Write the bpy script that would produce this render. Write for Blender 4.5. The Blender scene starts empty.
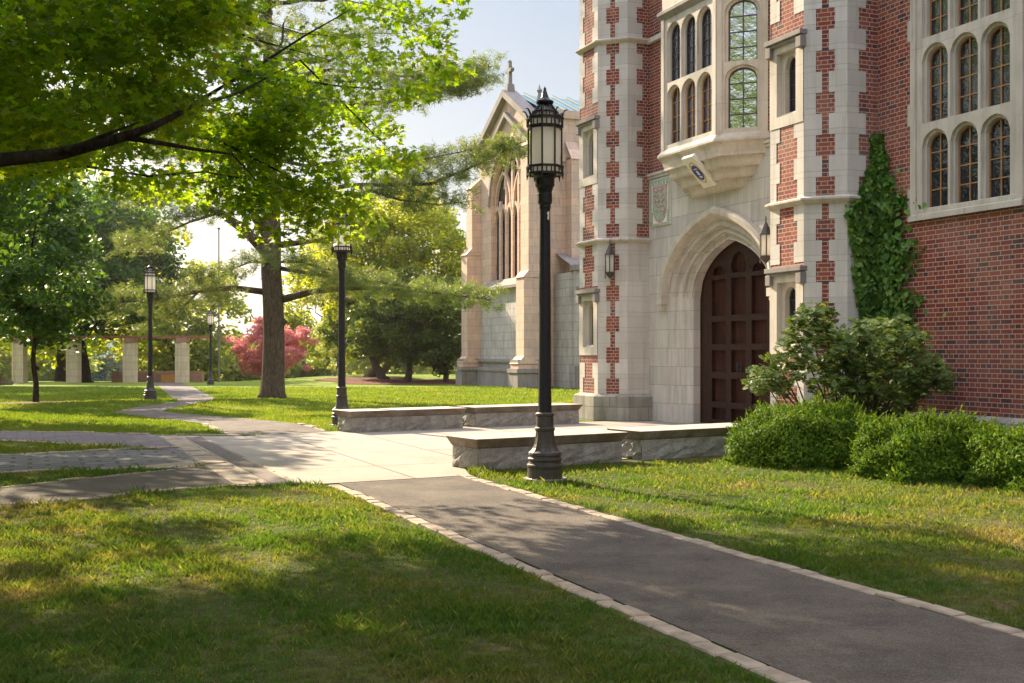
import bpy, math, random
import numpy as np
from mathutils import Vector, Matrix
from mathutils.geometry import tessellate_polygon
random.seed(7); RNG = np.random.default_rng(7)
C = bpy.context.scene.collection
F = 1140.0; CAMH = 1.44; HOR = 353.0
PHI = math.atan(482/1140.0); CP, SP = math.cos(PHI), math.sin(PHI)
PI = math.pi
SUN_AZ, SUN_EL = math.radians(-36), math.radians(27)

# ------------------------------------------------------------------ terrain
def sstep(a, b, x):
    t = np.clip((x-a)/(b-a), 0, 1); return t*t*(3-2*t)
def H(X, Y):
    X = np.asarray(X, float); Y = np.asarray(Y, float)
    h = -0.26*sstep(22, 38, Y) - 0.06*sstep(38, 60, Y)
    h = h + 0.22*np.exp(-((X+9.5)**2/30+(Y-35.5)**2/8))
    h = h - 0.018*np.clip(Y-60, 0, 42) - 0.07*np.clip(Y-102, 0, 130)
    h = h + 0.62*sstep(-24, -10, X)*sstep(62, 88, Y)
    return h
def Hf(x, y): return float(H(x, y))
def gpt(px, py):
    """site survey: a point of the ground seen at that bearing"""
    k = (px-512)/F; m = (py-HOR)/F; lo = 2.0
    Y = lo
    while Y < 140 and CAMH-m*Y > Hf(k*Y, Y): lo = Y; Y *= 1.02
    hi = Y
    for _ in range(30):
        Y = (lo+hi)/2
        if CAMH-m*Y > Hf(k*Y, Y): lo = Y
        else: hi = Y
    return (k*Y, Y)
def at(px, py, Y): return Vector(((px-512)/F*Y, Y, CAMH+(HOR-py)/F*Y))
def site(w, t, z=0): return Vector((w*CP-t*SP, w*SP+t*CP, z))

# ------------------------------------------------------------------ materials
def mat(name):
    m = bpy.data.materials.new(name); m.use_nodes = True
    nt = m.node_tree; nt.nodes.clear()
    return m, nt
class NT:
    def __init__(s, name):
        s.m, s.t = mat(name); s.out = s.n('ShaderNodeOutputMaterial')
    def n(s, typ, **kw):
        nd = s.t.nodes.new(typ)
        for k, v in kw.items(): setattr(nd, k, v)
        return nd
    def l(s, a, b): s.t.links.new(a, b)
    def sv(s, sock, v):
        if isinstance(v, bpy.types.NodeSocket): s.l(v, sock)
        else: sock.default_value = v
    def math(s, op, a, b=0.0, c=None):
        nd = s.n('ShaderNodeMath', operation=op); s.sv(nd.inputs[0], a); s.sv(nd.inputs[1], b)
        if c is not None: s.sv(nd.inputs[2], c)
        return nd.outputs[0]
    def mix(s, f, a, b, mode='MIX'):
        nd = s.n('ShaderNodeMix', data_type='RGBA', blend_type=mode)
        s.sv(nd.inputs[0], f)
        for i, v in ((6, a), (7, b)):
            if isinstance(v, tuple) and len(v) == 3: v = (*v, 1)
            s.sv(nd.inputs[i], v)
        return nd.outputs[2]
    def noise(s, vec, scale, detail=4, rough=0.6):
        nd = s.n('ShaderNodeTexNoise'); s.l(vec, nd.inputs['Vector'])
        nd.inputs['Scale'].default_value = scale; nd.inputs['Detail'].default_value = detail
        nd.inputs['Roughness'].default_value = rough
        return nd.outputs['Fac']
    def ramp(s, fac, stops, interp='LINEAR'):
        nd = s.n('ShaderNodeValToRGB'); s.sv(nd.inputs[0], fac); cr = nd.color_ramp; cr.interpolation = interp
        while len(cr.elements) < len(stops): cr.elements.new(0.5)
        for e, (p, c) in zip(cr.elements, stops):
            e.position = p; e.color = (*c, 1) if len(c) == 3 else c
        return nd.outputs[0]
    def mapr(s, v, a, b, c=0.0, d=1.0):
        nd = s.n('ShaderNodeMapRange'); s.sv(nd.inputs[0], v)
        for i, x in enumerate((a, b, c, d)): nd.inputs[i+1].default_value = x
        return nd.outputs[0]
    def obj(s): return s.n('ShaderNodeTexCoord').outputs['Object']
    def pos(s): return s.n('ShaderNodeNewGeometry').outputs['Position']
    def uv(s): return s.n('ShaderNodeTexCoord').outputs['UV']
    def scalev(s, v, x, y, z):
        nd = s.n('ShaderNodeMapping'); s.l(v, nd.inputs[0]); nd.inputs['Scale'].default_value = (x, y, z); return nd.outputs[0]
    def bump(s, h, strength=0.3, dist=0.01, normal=None):
        nd = s.n('ShaderNodeBump'); s.l(h, nd.inputs['Height']); nd.inputs['Strength'].default_value = strength
        nd.inputs['Distance'].default_value = dist
        if normal is not None: s.l(normal, nd.inputs['Normal'])
        return nd.outputs[0]
    def bsdf(s, col, rough=0.8, spec=0.3, metal=0.0, normal=None):
        p = s.n('ShaderNodeBsdfPrincipled')
        if isinstance(col, tuple) and len(col) == 3: col = (*col, 1)
        s.sv(p.inputs['Base Color'], col); s.sv(p.inputs['Roughness'], rough)
        p.inputs['Specular IOR Level'].default_value = spec; p.inputs['Metallic'].default_value = metal
        if normal is not None: s.l(normal, p.inputs['Normal'])
        s.p = p
        return p.outputs[0]
    def done(s, sh):
        s.l(sh, s.out.inputs[0]); return s.m

def leaf_mat(name, cols, trans, nscale=1.2, tfac=0.45, rough=0.5, spec=0.25):
    t = NT(name)
    rnd = t.n('ShaderNodeNewGeometry').outputs['Random Per Island']
    n = t.noise(t.pos(), nscale, 3)
    f = t.math('ADD', t.math('MULTIPLY', rnd, 0.55), t.math('MULTIPLY', n, 0.6))
    f = t.math('SUBTRACT', f, 0.1)
    c = t.ramp(f, [(0.0, cols[0]), (0.5, cols[1]), (1.0, cols[2])])
    d = t.bsdf(c, rough, spec)
    tr = t.n('ShaderNodeBsdfTranslucent')
    tc = t.mix(1.0, c, trans, 'MULTIPLY'); t.l(tc, tr.inputs[0])
    mx = t.n('ShaderNodeMixShader'); mx.inputs[0].default_value = tfac
    t.l(d, mx.inputs[1]); t.l(tr.outputs[0], mx.inputs[2])
    return t.done(mx.outputs[0])

def brick_mat(name='red_brick', tint=1.0):
    t = NT(name); uv = t.uv()
    sx = t.n('ShaderNodeSeparateXYZ'); t.l(uv, sx.inputs[0]); u, v = sx.outputs[0], sx.outputs[1]
    h = 0.0677
    vr = t.math('DIVIDE', v, h); row = t.math('FLOOR', vr); fv = t.math('FRACT', vr)
    par = t.math('FLOORED_MODULO', row, 2.0)
    L = t.math('ADD', 0.1016, t.math('MULTIPLY', par, 0.1016))
    uu = t.math('ADD', t.math('DIVIDE', u, L), t.math('MULTIPLY', par, 0.25))
    col = t.math('FLOOR', uu); fu = t.math('MULTIPLY', t.math('FRACT', uu), L)
    m1 = t.math('LESS_THAN', t.math('MULTIPLY', fv, h), 0.011)
    m2 = t.math('LESS_THAN', fu, 0.010)
    mort = t.math('MAXIMUM', m1, m2)
    cv = t.n('ShaderNodeCombineXYZ'); t.l(t.math('ADD', col, t.math('MULTIPLY', par, 517.0)), cv.inputs[0]); t.l(row, cv.inputs[1])
    wn = t.n('ShaderNodeTexWhiteNoise', noise_dimensions='2D'); t.l(cv.outputs[0], wn.inputs[0])
    bc = t.ramp(wn.outputs[0], [(0.0, (.045, .028, .038)), (0.09, (.075, .035, .042)), (0.14, (0.143, 0.029, 0.029)),
                                (0.4, (0.21, 0.038, 0.029)), (0.7, (0.26, 0.055, 0.034)), (0.9, (0.319, 0.08, 0.042)), (1.0, (.22, .045, .05))])
    n = t.noise(uv, 45, 3); bc = t.mix(t.math('MULTIPLY', n, 0.5), bc, (.14, .045, .04))
    big = t.noise(uv, 0.7, 4); bc = t.mix(t.mapr(big, 0.45, 0.75, 0, 0.35), bc, (.42, .25, .2))
    c = t.mix(mort, bc, (.44, .36, .29))
    hgt = t.math('SUBTRACT', t.math('MULTIPLY', n, 0.3), t.math('MULTIPLY', mort, 1.0))
    return t.done(t.bsdf(c, 0.85, 0.2, normal=t.bump(hgt, 0.7, 0.008)))

def stone_mat(name, c1, c2, mortar, bw=0.8, rh=0.38, ms=0.005, stain=(.2, .19, .16), stainamt=0.5, use_uv=True, bump=0.3):
    t = NT(name); uv = t.uv() if use_uv else t.obj()
    br = t.n('ShaderNodeTexBrick'); t.l(uv, br.inputs['Vector'])
    br.inputs['Color1'].default_value = (*c1, 1); br.inputs['Color2'].default_value = (*c2, 1); br.inputs['Mortar'].default_value = (*mortar, 1)
    br.inputs['Scale'].default_value = 1; br.inputs['Mortar Size'].default_value = ms; br.inputs['Mortar Smooth'].default_value = 0.1
    br.inputs['Brick Width'].default_value = bw; br.inputs['Row Height'].default_value = rh; br.inputs['Bias'].default_value = 0
    p = t.pos()
    n1 = t.noise(p, 1.3, 6, 0.65); n2 = t.noise(t.scalev(p, 4, 4, 0.5), 1.5, 5); n3 = t.noise(p, 40, 4)
    c = t.mix(t.mapr(n1, 0.45, 0.8, 0, stainamt), br.outputs[0], stain)
    c = t.mix(t.mapr(n2, 0.42, 0.75, 0, stainamt*0.9), c, stain)
    n5 = t.noise(t.scalev(p, 9, 9, 0.9), 1.0, 4); c = t.mix(t.mapr(n5, 0.56, 0.72, 0, stainamt*0.8), c, tuple(x*0.75 for x in stain))
    c = t.mix(t.mapr(n3, 0.3, 0.7, 0, 0.18), c, tuple(x*0.6 for x in c1))
    hg = t.math('ADD', t.math('MULTIPLY', n3, 0.35), t.math('MULTIPLY', br.outputs[1], -1.0))
    return t.done(t.bsdf(c, 0.85, 0.2, normal=t.bump(hg, bump, 0.006)))

M = {}
M['brick'] = brick_mat()
M['lime'] = stone_mat('limestone', (.61, .565, .53), (.46, .43, .41), (.30, .28, .25), 0.86, 0.385, 0.006, (.30, .27, .22), 0.5)
M['trim'] = stone_mat('limestone_trim', (.60, .545, .48), (.53, .485, .43), (.36, .33, .27), 1.1, 3.0, 0.004, (.26, .23, .18), 0.55)
M['quoin'] = stone_mat('quoin_stone', (.61, .57, .535), (.48, .455, .43), (.4, .38, .33), 5.37, 0.3303, 0.006, (.32, .29, .24), 0.4)
M['plinth'] = stone_mat('weathered_granite', (.40, .38, .34), (.28, .26, .23), (.15, .14, .12), 0.9, 0.29, 0.008, (.13, .12, .09), 0.8)
M['chapel'] = stone_mat('warm_sandstone', (.72, .50, .37), (.58, .41, .32), (.42, .31, .25), 0.9, 0.42, 0.012, (.33, .30, .29), 0.6)
M['chapelshade'] = stone_mat('shaded_ashlar', (.52, .48, .45), (.43, .41, .39), (.25, .23, .21), 0.9, 0.42, 0.012, (.22, .21, .2), 0.6)  # shaded copy of the chapel stone, shade put into a greyer colour
M['coping'] = stone_mat('weathered_coping', (.30, .27, .25), (.24, .22, .21), (.2, .18, .17), 1.2, 3, 0.004, (.15, .14, .13), 0.6)
M['pergstone'] = stone_mat('pergola_stone', (.70, .57, .38), (.62, .50, .33), (.3, .25, .2), 0.9, 0.5, 0.01, (.35, .3, .22), 0.4)
M['slab'] = stone_mat('bench_slab', (.44, .395, .34), (.38, .345, .30), (.3, .27, .24), 6, 6, 0.001, (.24, .19, .13), 0.6)

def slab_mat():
    t = NT('brown_sided_slab'); p = t.pos(); n = t.noise(p, 2.5, 6, .7); n2 = t.noise(p, 40, 3)
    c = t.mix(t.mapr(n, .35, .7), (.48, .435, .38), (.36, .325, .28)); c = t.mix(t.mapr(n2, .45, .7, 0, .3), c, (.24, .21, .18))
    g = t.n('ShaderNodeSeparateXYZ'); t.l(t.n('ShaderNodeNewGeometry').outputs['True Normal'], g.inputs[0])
    side = t.math('MULTIPLY', t.mapr(g.outputs[2], .6, .2), t.mapr(n, .3, .6, .35, .85)); c = t.mix(side, c, (.15, .105, .065))  # brown mixed in where faces turn away from straight up
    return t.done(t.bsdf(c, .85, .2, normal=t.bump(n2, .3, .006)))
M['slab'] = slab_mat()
def rough_granite():
    t = NT('split_granite'); p = t.obj()
    n = t.noise(p, 5, 6, 0.7); n2 = t.noise(p, 60, 3)
    c = t.ramp(n, [(0.25, (.18, .165, .14)), (0.5, (.36, .34, .31)), (0.75, (.50, .48, .45))])
    c = t.mix(t.mapr(n2, 0.45, 0.7, 0, 0.5), c, (.16, .15, .14))
    return t.done(t.bsdf(c, 0.9, 0.2, normal=t.bump(t.math('ADD', n, t.math('MULTIPLY', n2, 0.25)), 1.0, 0.05)))
M['granite'] = rough_granite()

def simple(name, col, rough=0.6, spec=0.4, metal=0, nscale=8, var=0.25, bump=0.1):
    t = NT(name); p = t.obj(); n = t.noise(p, nscale, 5)
    c = t.mix(t.mapr(n, 0.3, 0.75), tuple(x*(1-var) for x in col), tuple(min(1, x*(1+var)) for x in col))
    return t.done(t.bsdf(c, rough, spec, metal, t.bump(n, bump, 0.01)))
M['iron'] = simple('black_iron', (.012, .012, .016), 0.42, 0.35, 0, 12, 0.4, 0.15)
M['ironbrown'] = simple('weathered_iron', (.05, .04, .034), 0.5, 0.5, 0, 14, 0.4, 0.2)
M['lead'] = simple('lead_came', (.06, .06, .075), 0.5, 0.5, 0.2)
M['bronze'] = simple('bronze_frame', (.36, .19, .08), 0.5, 0.5, 0.1, 20, .3)
M['copper'] = simple('verdigris_copper', (.14, .30, .36), 0.55, 0.4, 0, 2, 0.3)
M['seam'] = simple('dark_copper_seam', (.05, .13, .16), 0.6, 0.3)
M['beam'] = simple('pergola_beam', (.28, .12, .07), 0.7, 0.2)
M['mulch'] = simple('bark_mulch', (.13, .05, .035), 0.95, 0.1, 0, 9, 0.5, 0.8)
M['redpaver'] = simple('low_brick_wall', (.36, .2, .15), 0.9, 0.2, 0, 3, 0.2)
M['orangestone'] = simple('orange_stone', (.55, .27, .08), 0.9, 0.2, 0, 3, 0.2)
M['shieldrose'] = simple('rose_paint', (.50, .30, .29), 0.8, 0.2, 0, 14, 0.4)
M['shieldgreen'] = simple('green_patina', (.33, .42, .34), 0.8, 0.2, 0, 14, 0.3)
M['whitepaint'] = simple('white_paint', (.72, .70, .64), 0.6, 0.3, 0, 10, 0.1)
M['bluepaint'] = simple('blue_enamel', (.03, .06, .38), 0.5, 0.4, 0, 10, 0.2)
M['yellowpaint'] = simple('ochre_enamel', (.5, .38, .12), 0.5, 0.4, 0, 10, 0.2)
M['farwall'] = simple('far_wall', (.42, .36, .32), 0.9, 0.2, 0, .3, 0.15)
M['farblue'] = simple('far_blue_glass', (.08, .13, .38), 0.3, 0.5)

def wood():
    t = NT('dark_oak'); p = t.obj()
    n = t.noise(t.scalev(p, 30, 30, 1.5), 1.0, 5); b = t.noise(p, 1.5, 3)
    c = t.ramp(n, [(0.2, (.012, .004, .003)), (0.5, (.032, .010, .007)), (0.8, (.07, .024, .014))])
    c = t.mix(t.mapr(b, 0.45, 0.75, 0, 0.4), c, (.075, .03, .017))
    return t.done(t.bsdf(c, 0.65, 0.12, normal=t.bump(n, 0.3, 0.01)))
M['oak'] = wood()
M['oakrail'] = simple('oak_rail', (.030, .0105, .0065), .6, .25, 0, 9, .5, .3)  # door rails in a separate mottled brown, apart from the leaf
def glass(name, col, rough=0.05, nb=0.06):
    t = NT(name); p = t.obj(); n = t.noise(p, 5, 3)
    return t.done(t.bsdf(col, rough, 0.9, normal=t.bump(n, nb*3, 0.1)))
M['glass'] = glass('old_window_glass', (.012, .013, .022))
def mglass():
    t = NT('mirroring_glass'); p = t.obj(); n = t.noise(p, 4, 4); b = t.bump(n, 0.5, 0.08)
    d = t.bsdf((.02, .022, .03), .1, .6, normal=b); g = t.n('ShaderNodeBsdfGlossy'); g.inputs['Roughness'].default_value = .03; g.inputs[0].default_value = (.9, .9, .9, 1); t.l(b, g.inputs['Normal'])
    mx = t.n('ShaderNodeMixShader'); mx.inputs[0].default_value = 0.7; t.l(d, mx.inputs[1]); t.l(g.outputs[0], mx.inputs[2]); return t.done(mx.outputs[0])
M['mirror'] = mglass()
M['soil'] = simple('dark_soil', (.045, .032, .022), 0.95, 0.1, 0, 9, 0.5, 0.8)
M['glassdark'] = glass('dark_glass', (.02, .022, .03))
def frosted():
    t = NT('frosted_glass'); n = t.noise(t.obj(), 6, 2)
    c = t.mix(n, (.78, .76, .70), (.86, .84, .80))
    d = t.bsdf(c, 0.25, 0.5); tr = t.n('ShaderNodeBsdfTranslucent'); t.l(c, tr.inputs[0])
    mx = t.n('ShaderNodeMixShader'); mx.inputs[0].default_value = 0.6; t.l(d, mx.inputs[1]); t.l(tr.outputs[0], mx.inputs[2])
    return t.done(mx.outputs[0])
M['frost'] = frosted()
def bark(name, a, b, sc=1.0):
    t = NT(name); p = t.obj(); v = t.scalev(p, 11*sc, 11*sc, 3.4*sc)
    n = t.noise(v, 1.3, 7, 0.75); f = t.mapr(n, 0.36, 0.62)
    c = t.ramp(f, [(0.0, a), (1.0, b)])
    return t.done(t.bsdf(c, 0.95, 0.1, normal=t.bump(f, 1.0, 0.05)))
M['bark'] = bark('pine_bark', (.075, .056, .044), (.20, .15, .115))
M['barkdark'] = bark('maple_bark', (.02, .015, .012), (.085, .062, .048))
M['barkpale'] = bark('pale_bark', (.12, .1, .06), (.34, .28, .17))

M['maple'] = leaf_mat('maple_leaves', [(.013, .042, .010), (.036, .078, .012), (.082, .118, .014)], (10.5, 7.4, .7), 0.8, 0.58)
M['darkleaf'] = leaf_mat('linden_leaves', [(.02, .06, .022), (.045, .10, .028), (.10, .16, .03)], (2.7, 2.4, .6), 0.4, 0.38)
M['limeleaf'] = leaf_mat('bright_leaves', [(.08, .15, .02), (.17, .23, .04), (.30, .31, .07)], (2.9, 2.3, .55), 0.35, 0.62)
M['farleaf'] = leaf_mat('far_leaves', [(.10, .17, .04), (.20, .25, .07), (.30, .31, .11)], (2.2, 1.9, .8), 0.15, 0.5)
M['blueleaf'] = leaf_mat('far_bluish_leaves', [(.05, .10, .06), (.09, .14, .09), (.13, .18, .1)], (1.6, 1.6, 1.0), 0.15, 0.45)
M['pinkleaf'] = leaf_mat('pink_maple_leaves', [(.42, .15, .16), (.60, .25, .26), (.70, .40, .36)], (1.4, 1.1, 1.0), 0.6, 0.45)
M['needle'] = leaf_mat('pine_needles', [(.05, .11, .045), (.11, .165, .06), (.24, .235, .09)], (2.2, 1.9, .7), 0.35, 0.42)
M['yew'] = leaf_mat('yew_leaves', [(.025, .075, .008), (.08, .155, .015), (.26, .33, .03)], (2.4, 2.2, .5), 6, 0.22, 0.7, 0.1)
M['rhodo'] = leaf_mat('azalea_leaves', [(.03, .08, .02), (.09, .15, .035), (.27, .29, .09)], (1.8, 1.6, .6), 4, 0.3, 0.55, 0.25)
M['ivy'] = leaf_mat('ivy_leaves', [(.02, .08, .018), (.08, .18, .028), (.27, .38, .07)], (1.8, 1.8, .5), 5, 0.2, 0.5, 0.3)
M['magnolia'] = leaf_mat('magnolia_leaves', [(.03, .07, .02), (.075, .12, .03), (.20, .21, .07)], (2.2, 1.9, .5), 0.8, 0.4)

def grass_colour(t, p):
    n1 = t.noise(p, 0.35, 4, 0.6); n2 = t.noise(p, 1.9, 5, 0.65); n3 = t.noise(p, 14, 3)
    f = t.math('ADD', t.math('MULTIPLY', n1, 0.55), t.math('MULTIPLY', n2, 0.45))
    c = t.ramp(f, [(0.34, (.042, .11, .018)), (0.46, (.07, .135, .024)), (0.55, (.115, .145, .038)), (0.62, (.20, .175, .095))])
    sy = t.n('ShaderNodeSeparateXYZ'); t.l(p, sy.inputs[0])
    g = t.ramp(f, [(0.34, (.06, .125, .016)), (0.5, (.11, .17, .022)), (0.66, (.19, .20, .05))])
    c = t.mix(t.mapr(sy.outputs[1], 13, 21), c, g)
    return c, n3
def grass_ground():
    t = NT('lawn_ground'); p = t.pos()
    c, n3 = grass_colour(t, p)
    c = t.mix(t.mapr(n3, 0.32, 0.6, 0.1, 0.85), c, (.075, .052, .03))
    sep = t.n('ShaderNodeSeparateXYZ'); t.l(p, sep.inputs[0])
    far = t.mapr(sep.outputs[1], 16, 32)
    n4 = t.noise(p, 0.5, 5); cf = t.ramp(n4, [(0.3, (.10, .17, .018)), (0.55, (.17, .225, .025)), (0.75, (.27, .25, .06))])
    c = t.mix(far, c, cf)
    nb = t.noise(p, 30, 4)
    return t.done(t.bsdf(c, 0.95, 0.1, normal=t.bump(nb, 0.8, 0.05)))
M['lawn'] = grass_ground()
def grass_blade():
    t = NT('grass_blades'); p = t.pos()
    c, n3 = grass_colour(t, p)
    rnd = t.n('ShaderNodeNewGeometry').outputs['Random Per Island']
    c = t.mix(t.mapr(rnd, 0.84, 1.0, 0, 0.75), c, (.25, .23, .12))
    c = t.mix(t.mapr(rnd, 0.0, 0.5, 0.45, 0), c, (.03, .085, .012))
    d = t.bsdf(c, 0.6, 0.2); tr = t.n('ShaderNodeBsdfTranslucent'); t.l(t.mix(1.0, c, (2.1, 1.9, .6), 'MULTIPLY'), tr.inputs[0])
    mx = t.n('ShaderNodeMixShader'); mx.inputs[0].default_value = 0.45; t.l(d, mx.inputs[1]); t.l(tr.outputs[0], mx.inputs[2])
    return t.done(mx.outputs[0])
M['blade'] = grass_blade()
def asphalt():
    t = NT('asphalt'); p = t.pos(); n = t.noise(p, 1.6, 8, .72); n1 = t.noise(p, 38, 4, .7); n2 = t.noise(p, 110, 2)
    vo = t.n('ShaderNodeTexVoronoi'); t.l(p, vo.inputs[0]); vo.inputs['Scale'].default_value = 85
    c = t.mix(t.mapr(n, 0.35, 0.7), (.06, .053, .049), (.165, .138, .113))
    c = t.mix(t.mapr(n1, 0.5, 0.68, 0, 0.45), c, (.05, .043, .04)); c = t.mix(t.mapr(n2, 0.5, 0.7, 0, 0.35), c, (.38, .31, .25))
    return t.done(t.bsdf(c, 0.85, 0.3, normal=t.bump(t.math('ADD', vo.outputs[0], n1), 0.9, 0.012)))
M['asphalt'] = asphalt()
def concrete():
    t = NT('forecourt_concrete'); uv = t.uv()
    br = t.n('ShaderNodeTexBrick'); t.l(uv, br.inputs[0]); br.offset = 0
    br.inputs['Color1'].default_value = (.37, .33, .285, 1); br.inputs['Color2'].default_value = (.31, .28, .25, 1); br.inputs['Mortar'].default_value = (.14, .12, .10, 1)
    br.inputs['Scale'].default_value = 1; br.inputs['Mortar Size'].default_value = 0.022; br.inputs['Brick Width'].default_value = 1.35; br.inputs['Row Height'].default_value = 2.0
    p = t.pos(); n = t.noise(p, 1.2, 6, 0.65); n2 = t.noise(p, 50, 3)
    c = t.mix(t.mapr(n, 0.4, 0.7, 0, 0.65), br.outputs[0], (.24, .20, .165)); c = t.mix(t.mapr(n2, 0.4, 0.7, 0, 0.25), c, (.2, .18, .16))
    return t.done(t.bsdf(c, 0.85, 0.25, normal=t.bump(n2, 0.25, 0.005)))
M['concrete'] = concrete()
def paver(name, c1, c2, mo, bw, rh, ms):
    t = NT(name); uv = t.uv(); br = t.n('ShaderNodeTexBrick'); t.l(uv, br.inputs[0])
    br.inputs['Color1'].default_value = (*c1, 1); br.inputs['Color2'].default_value = (*c2, 1); br.inputs['Mortar'].default_value = (*mo, 1)
    br.inputs['Scale'].default_value = 1; br.inputs['Mortar Size'].default_value = ms; br.inputs['Brick Width'].default_value = bw; br.inputs['Row Height'].default_value = rh
    p = t.pos(); n = t.noise(p, 1.5, 5); c = t.mix(t.mapr(n, 0.4, 0.7, 0, 0.4), br.outputs[0], tuple(x*0.6 for x in c1))
    return t.done(t.bsdf(c, 0.85, 0.25, normal=t.bump(br.outputs[1], 0.5, -0.01)))
M['paverred'] = paver('plum_brick_pavers', (.20, .165, .175), (.13, .11, .13), (.10, .085, .08), 0.4, 0.2, 0.014)
M['paversett'] = paver('granite_setts', (.17, .16, .17), (.115, .11, .12), (.06, .065, .04), 0.42, 0.3, 0.03)
M['kerb'] = simple('granite_kerb', (.34, .275, .215), 0.85, 0.25, 0, 6, 0.35, 0.6)
M['tar'] = simple('slot_drain', (.13, .11, .10), 0.8, 0.2, 0, 9, 0.3)

# ------------------------------------------------------------------ mesh builder
class MB:
    def __init__(s): s.v = []; s.f = []
    def add(s, vs, fs):
        o = len(s.v); s.v += [tuple(v) for v in vs]; s.f += [tuple(i+o for i in f) for f in fs]
    def box(s, x0, x1, y0, y1, z0, z1, tap=0.0):
        a = tap
        s.add([(x0, y0, z0), (x1, y0, z0), (x1, y1, z0), (x0, y1, z0), (x0+a, y0+a, z1), (x1-a, y0+a, z1), (x1-a, y1-a, z1), (x0+a, y1-a, z1)],
              [(3, 2, 1, 0), (4, 5, 6, 7), (0, 1, 5, 4), (1, 2, 6, 5), (2, 3, 7, 6), (3, 0, 4, 7)])
    def prism(s, pts, z0, z1, top=True, bot=True, pts2=None):
        n = len(pts); q = pts2 or pts
        s.add([(*p, z0) for p in pts]+[(*p, z1) for p in q], [(i, (i+1) % n, (i+1) % n+n, i+n) for i in range(n)]
              + ([tuple(range(n, 2*n))] if top else [])+([tuple(reversed(range(n)))] if bot else []))
    def tube(s, pts, rad, n=8, cap=True, twist=0):
        pts = [Vector(p) for p in pts]; rings = []
        for i, p in enumerate(pts):
            d = (pts[min(i+1, len(pts)-1)]-pts[max(i-1, 0)]).normalized()
            a = d.cross(Vector((0, 0, 1))); a = a.normalized() if a.length > 0.05 else Vector((1, 0, 0))
            if abs(d.z) > 0.8: a = Vector((1, 0, 0)); a = (a-d*a.dot(d)).normalized()
            b = d.cross(a)
            r = rad[i] if isinstance(rad, (list, tuple)) else rad
            rings.append([p+(a*math.cos(2*PI*k/n)+b*math.sin(2*PI*k/n))*r for k in range(n)])
        vs = [v for r in rings for v in r]; m = len(pts)
        fs = [(j*n+k, j*n+(k+1) % n, (j+1)*n+(k+1) % n, (j+1)*n+k) for j in range(m-1) for k in range(n)]
        if cap: fs += [tuple(reversed(range(n))), tuple(range((m-1)*n, m*n))]
        s.add(vs, fs)
    def lathe(s, prof, n=24, c=(0, 0, 0), flute=None):
        vs = []
        for j, (r, z) in enumerate(prof):
            for k in range(n):
                a = 2*PI*k/n; rr = r
                if flute and flute[0] <= z <= flute[1]: rr = r*(1-0.06*(k % 2))
                vs.append((c[0]+rr*math.cos(a), c[1]+rr*math.sin(a), c[2]+z))
        m = len(prof)
        fs = [(j*n+k, j*n+(k+1) % n, (j+1)*n+(k+1) % n, (j+1)*n+k) for j in range(m-1) for k in range(n)]
        fs += [tuple(reversed(range(n))), tuple(range((m-1)*n, m*n))]
        s.add(vs, fs)
    def panel(s, O, U, N, outer, holes=(), depth=0.1):
        """wall sheet in plane (U, z) with openings; reveals run back along -N"""
        O = Vector(O); U = Vector(U); N = Vector(N); P = lambda p, d=0: O+U*p[0]+Vector((0, 0, p[1]))-N*d
        loops = [[Vector((p[0], p[1], 0)) for p in l] for l in [outer]+list(holes)]
        flat = [p for l in loops for p in l]
        tris = tessellate_polygon(loops)
        want = U.cross(Vector((0, 0, 1))).dot(N) > 0
        fs = []
        for a, b, c in tris:
            ar = (flat[b]-flat[a]).cross(flat[c]-flat[a]).z
            fs.append((a, b, c) if (ar > 0) == want else (a, c, b))
        s.add([P(p) for p in flat], fs)
        for h in holes:
            n = len(h); ar = sum(h[i][0]*h[(i+1) % n][1]-h[(i+1) % n][0]*h[i][1] for i in range(n))
            q = h if (ar > 0) == want else h[::-1]
            s.add([P(p) for p in q]+[P(p, depth) for p in q], [((i+1) % n, i, i+n, (i+1) % n+n) for i in range(n)])
    def slabpoly(s, O, U, N, loop, d0, d1):
        O = Vector(O); U = Vector(U); N = Vector(N); n = len(loop)
        want = U.cross(Vector((0, 0, 1))).dot(N) > 0
        ar = sum(loop[i][0]*loop[(i+1) % n][1]-loop[(i+1) % n][0]*loop[i][1] for i in range(n))
        q = loop if (ar > 0) == want else loop[::-1]
        P = lambda p, d: O+U*p[0]+Vector((0, 0, p[1]))-N*d
        s.add([P(p, d0) for p in q]+[P(p, d1) for p in q], [tuple(range(n)), tuple(reversed(range(n, 2*n)))]+[((i+1) % n, i, i+n, (i+1) % n+n) for i in range(n)])
    def loft(s, rings, closed=False, flip=False):
        n = len(rings[0]); vs = [p for r in rings for p in r]; fs = []
        for j in range(len(rings)-1):
            for k in range(n if closed else n-1):
                f = (j*n+k, j*n+(k+1) % n, (j+1)*n+(k+1) % n, (j+1)*n+k)
                fs.append(f[::-1] if flip else f)
        s.add(vs, fs)
    def build(s, name, m, parent=None, off=(0, 0, 0), smooth=False, bevel=0, uv=True):
        me = bpy.data.meshes.new(name)
        ox, oy, oz = off
        me.from_pydata([(x-ox, y-oy, z-oz) for x, y, z in s.v], [], s.f); me.update()
        if uv:
            ul = me.uv_layers.new(name='UVMap')
            data = np.zeros(len(me.loops)*2); V = np.array(s.v)
            for p in me.polygons:
                nn = p.normal
                if abs(nn.z) > 0.75:
                    for li in p.loop_indices:
                        c = s.v[me.loops[li].vertex_index]; data[2*li] = c[0]; data[2*li+1] = c[1]
                else:
                    l = math.hypot(nn.x, nn.y); tx, ty = -nn.y/l, nn.x/l
                    for li in p.loop_indices:
                        c = s.v[me.loops[li].vertex_index]; data[2*li] = c[0]*tx+c[1]*ty; data[2*li+1] = c[2]
            ul.data.foreach_set('uv', data)
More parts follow.
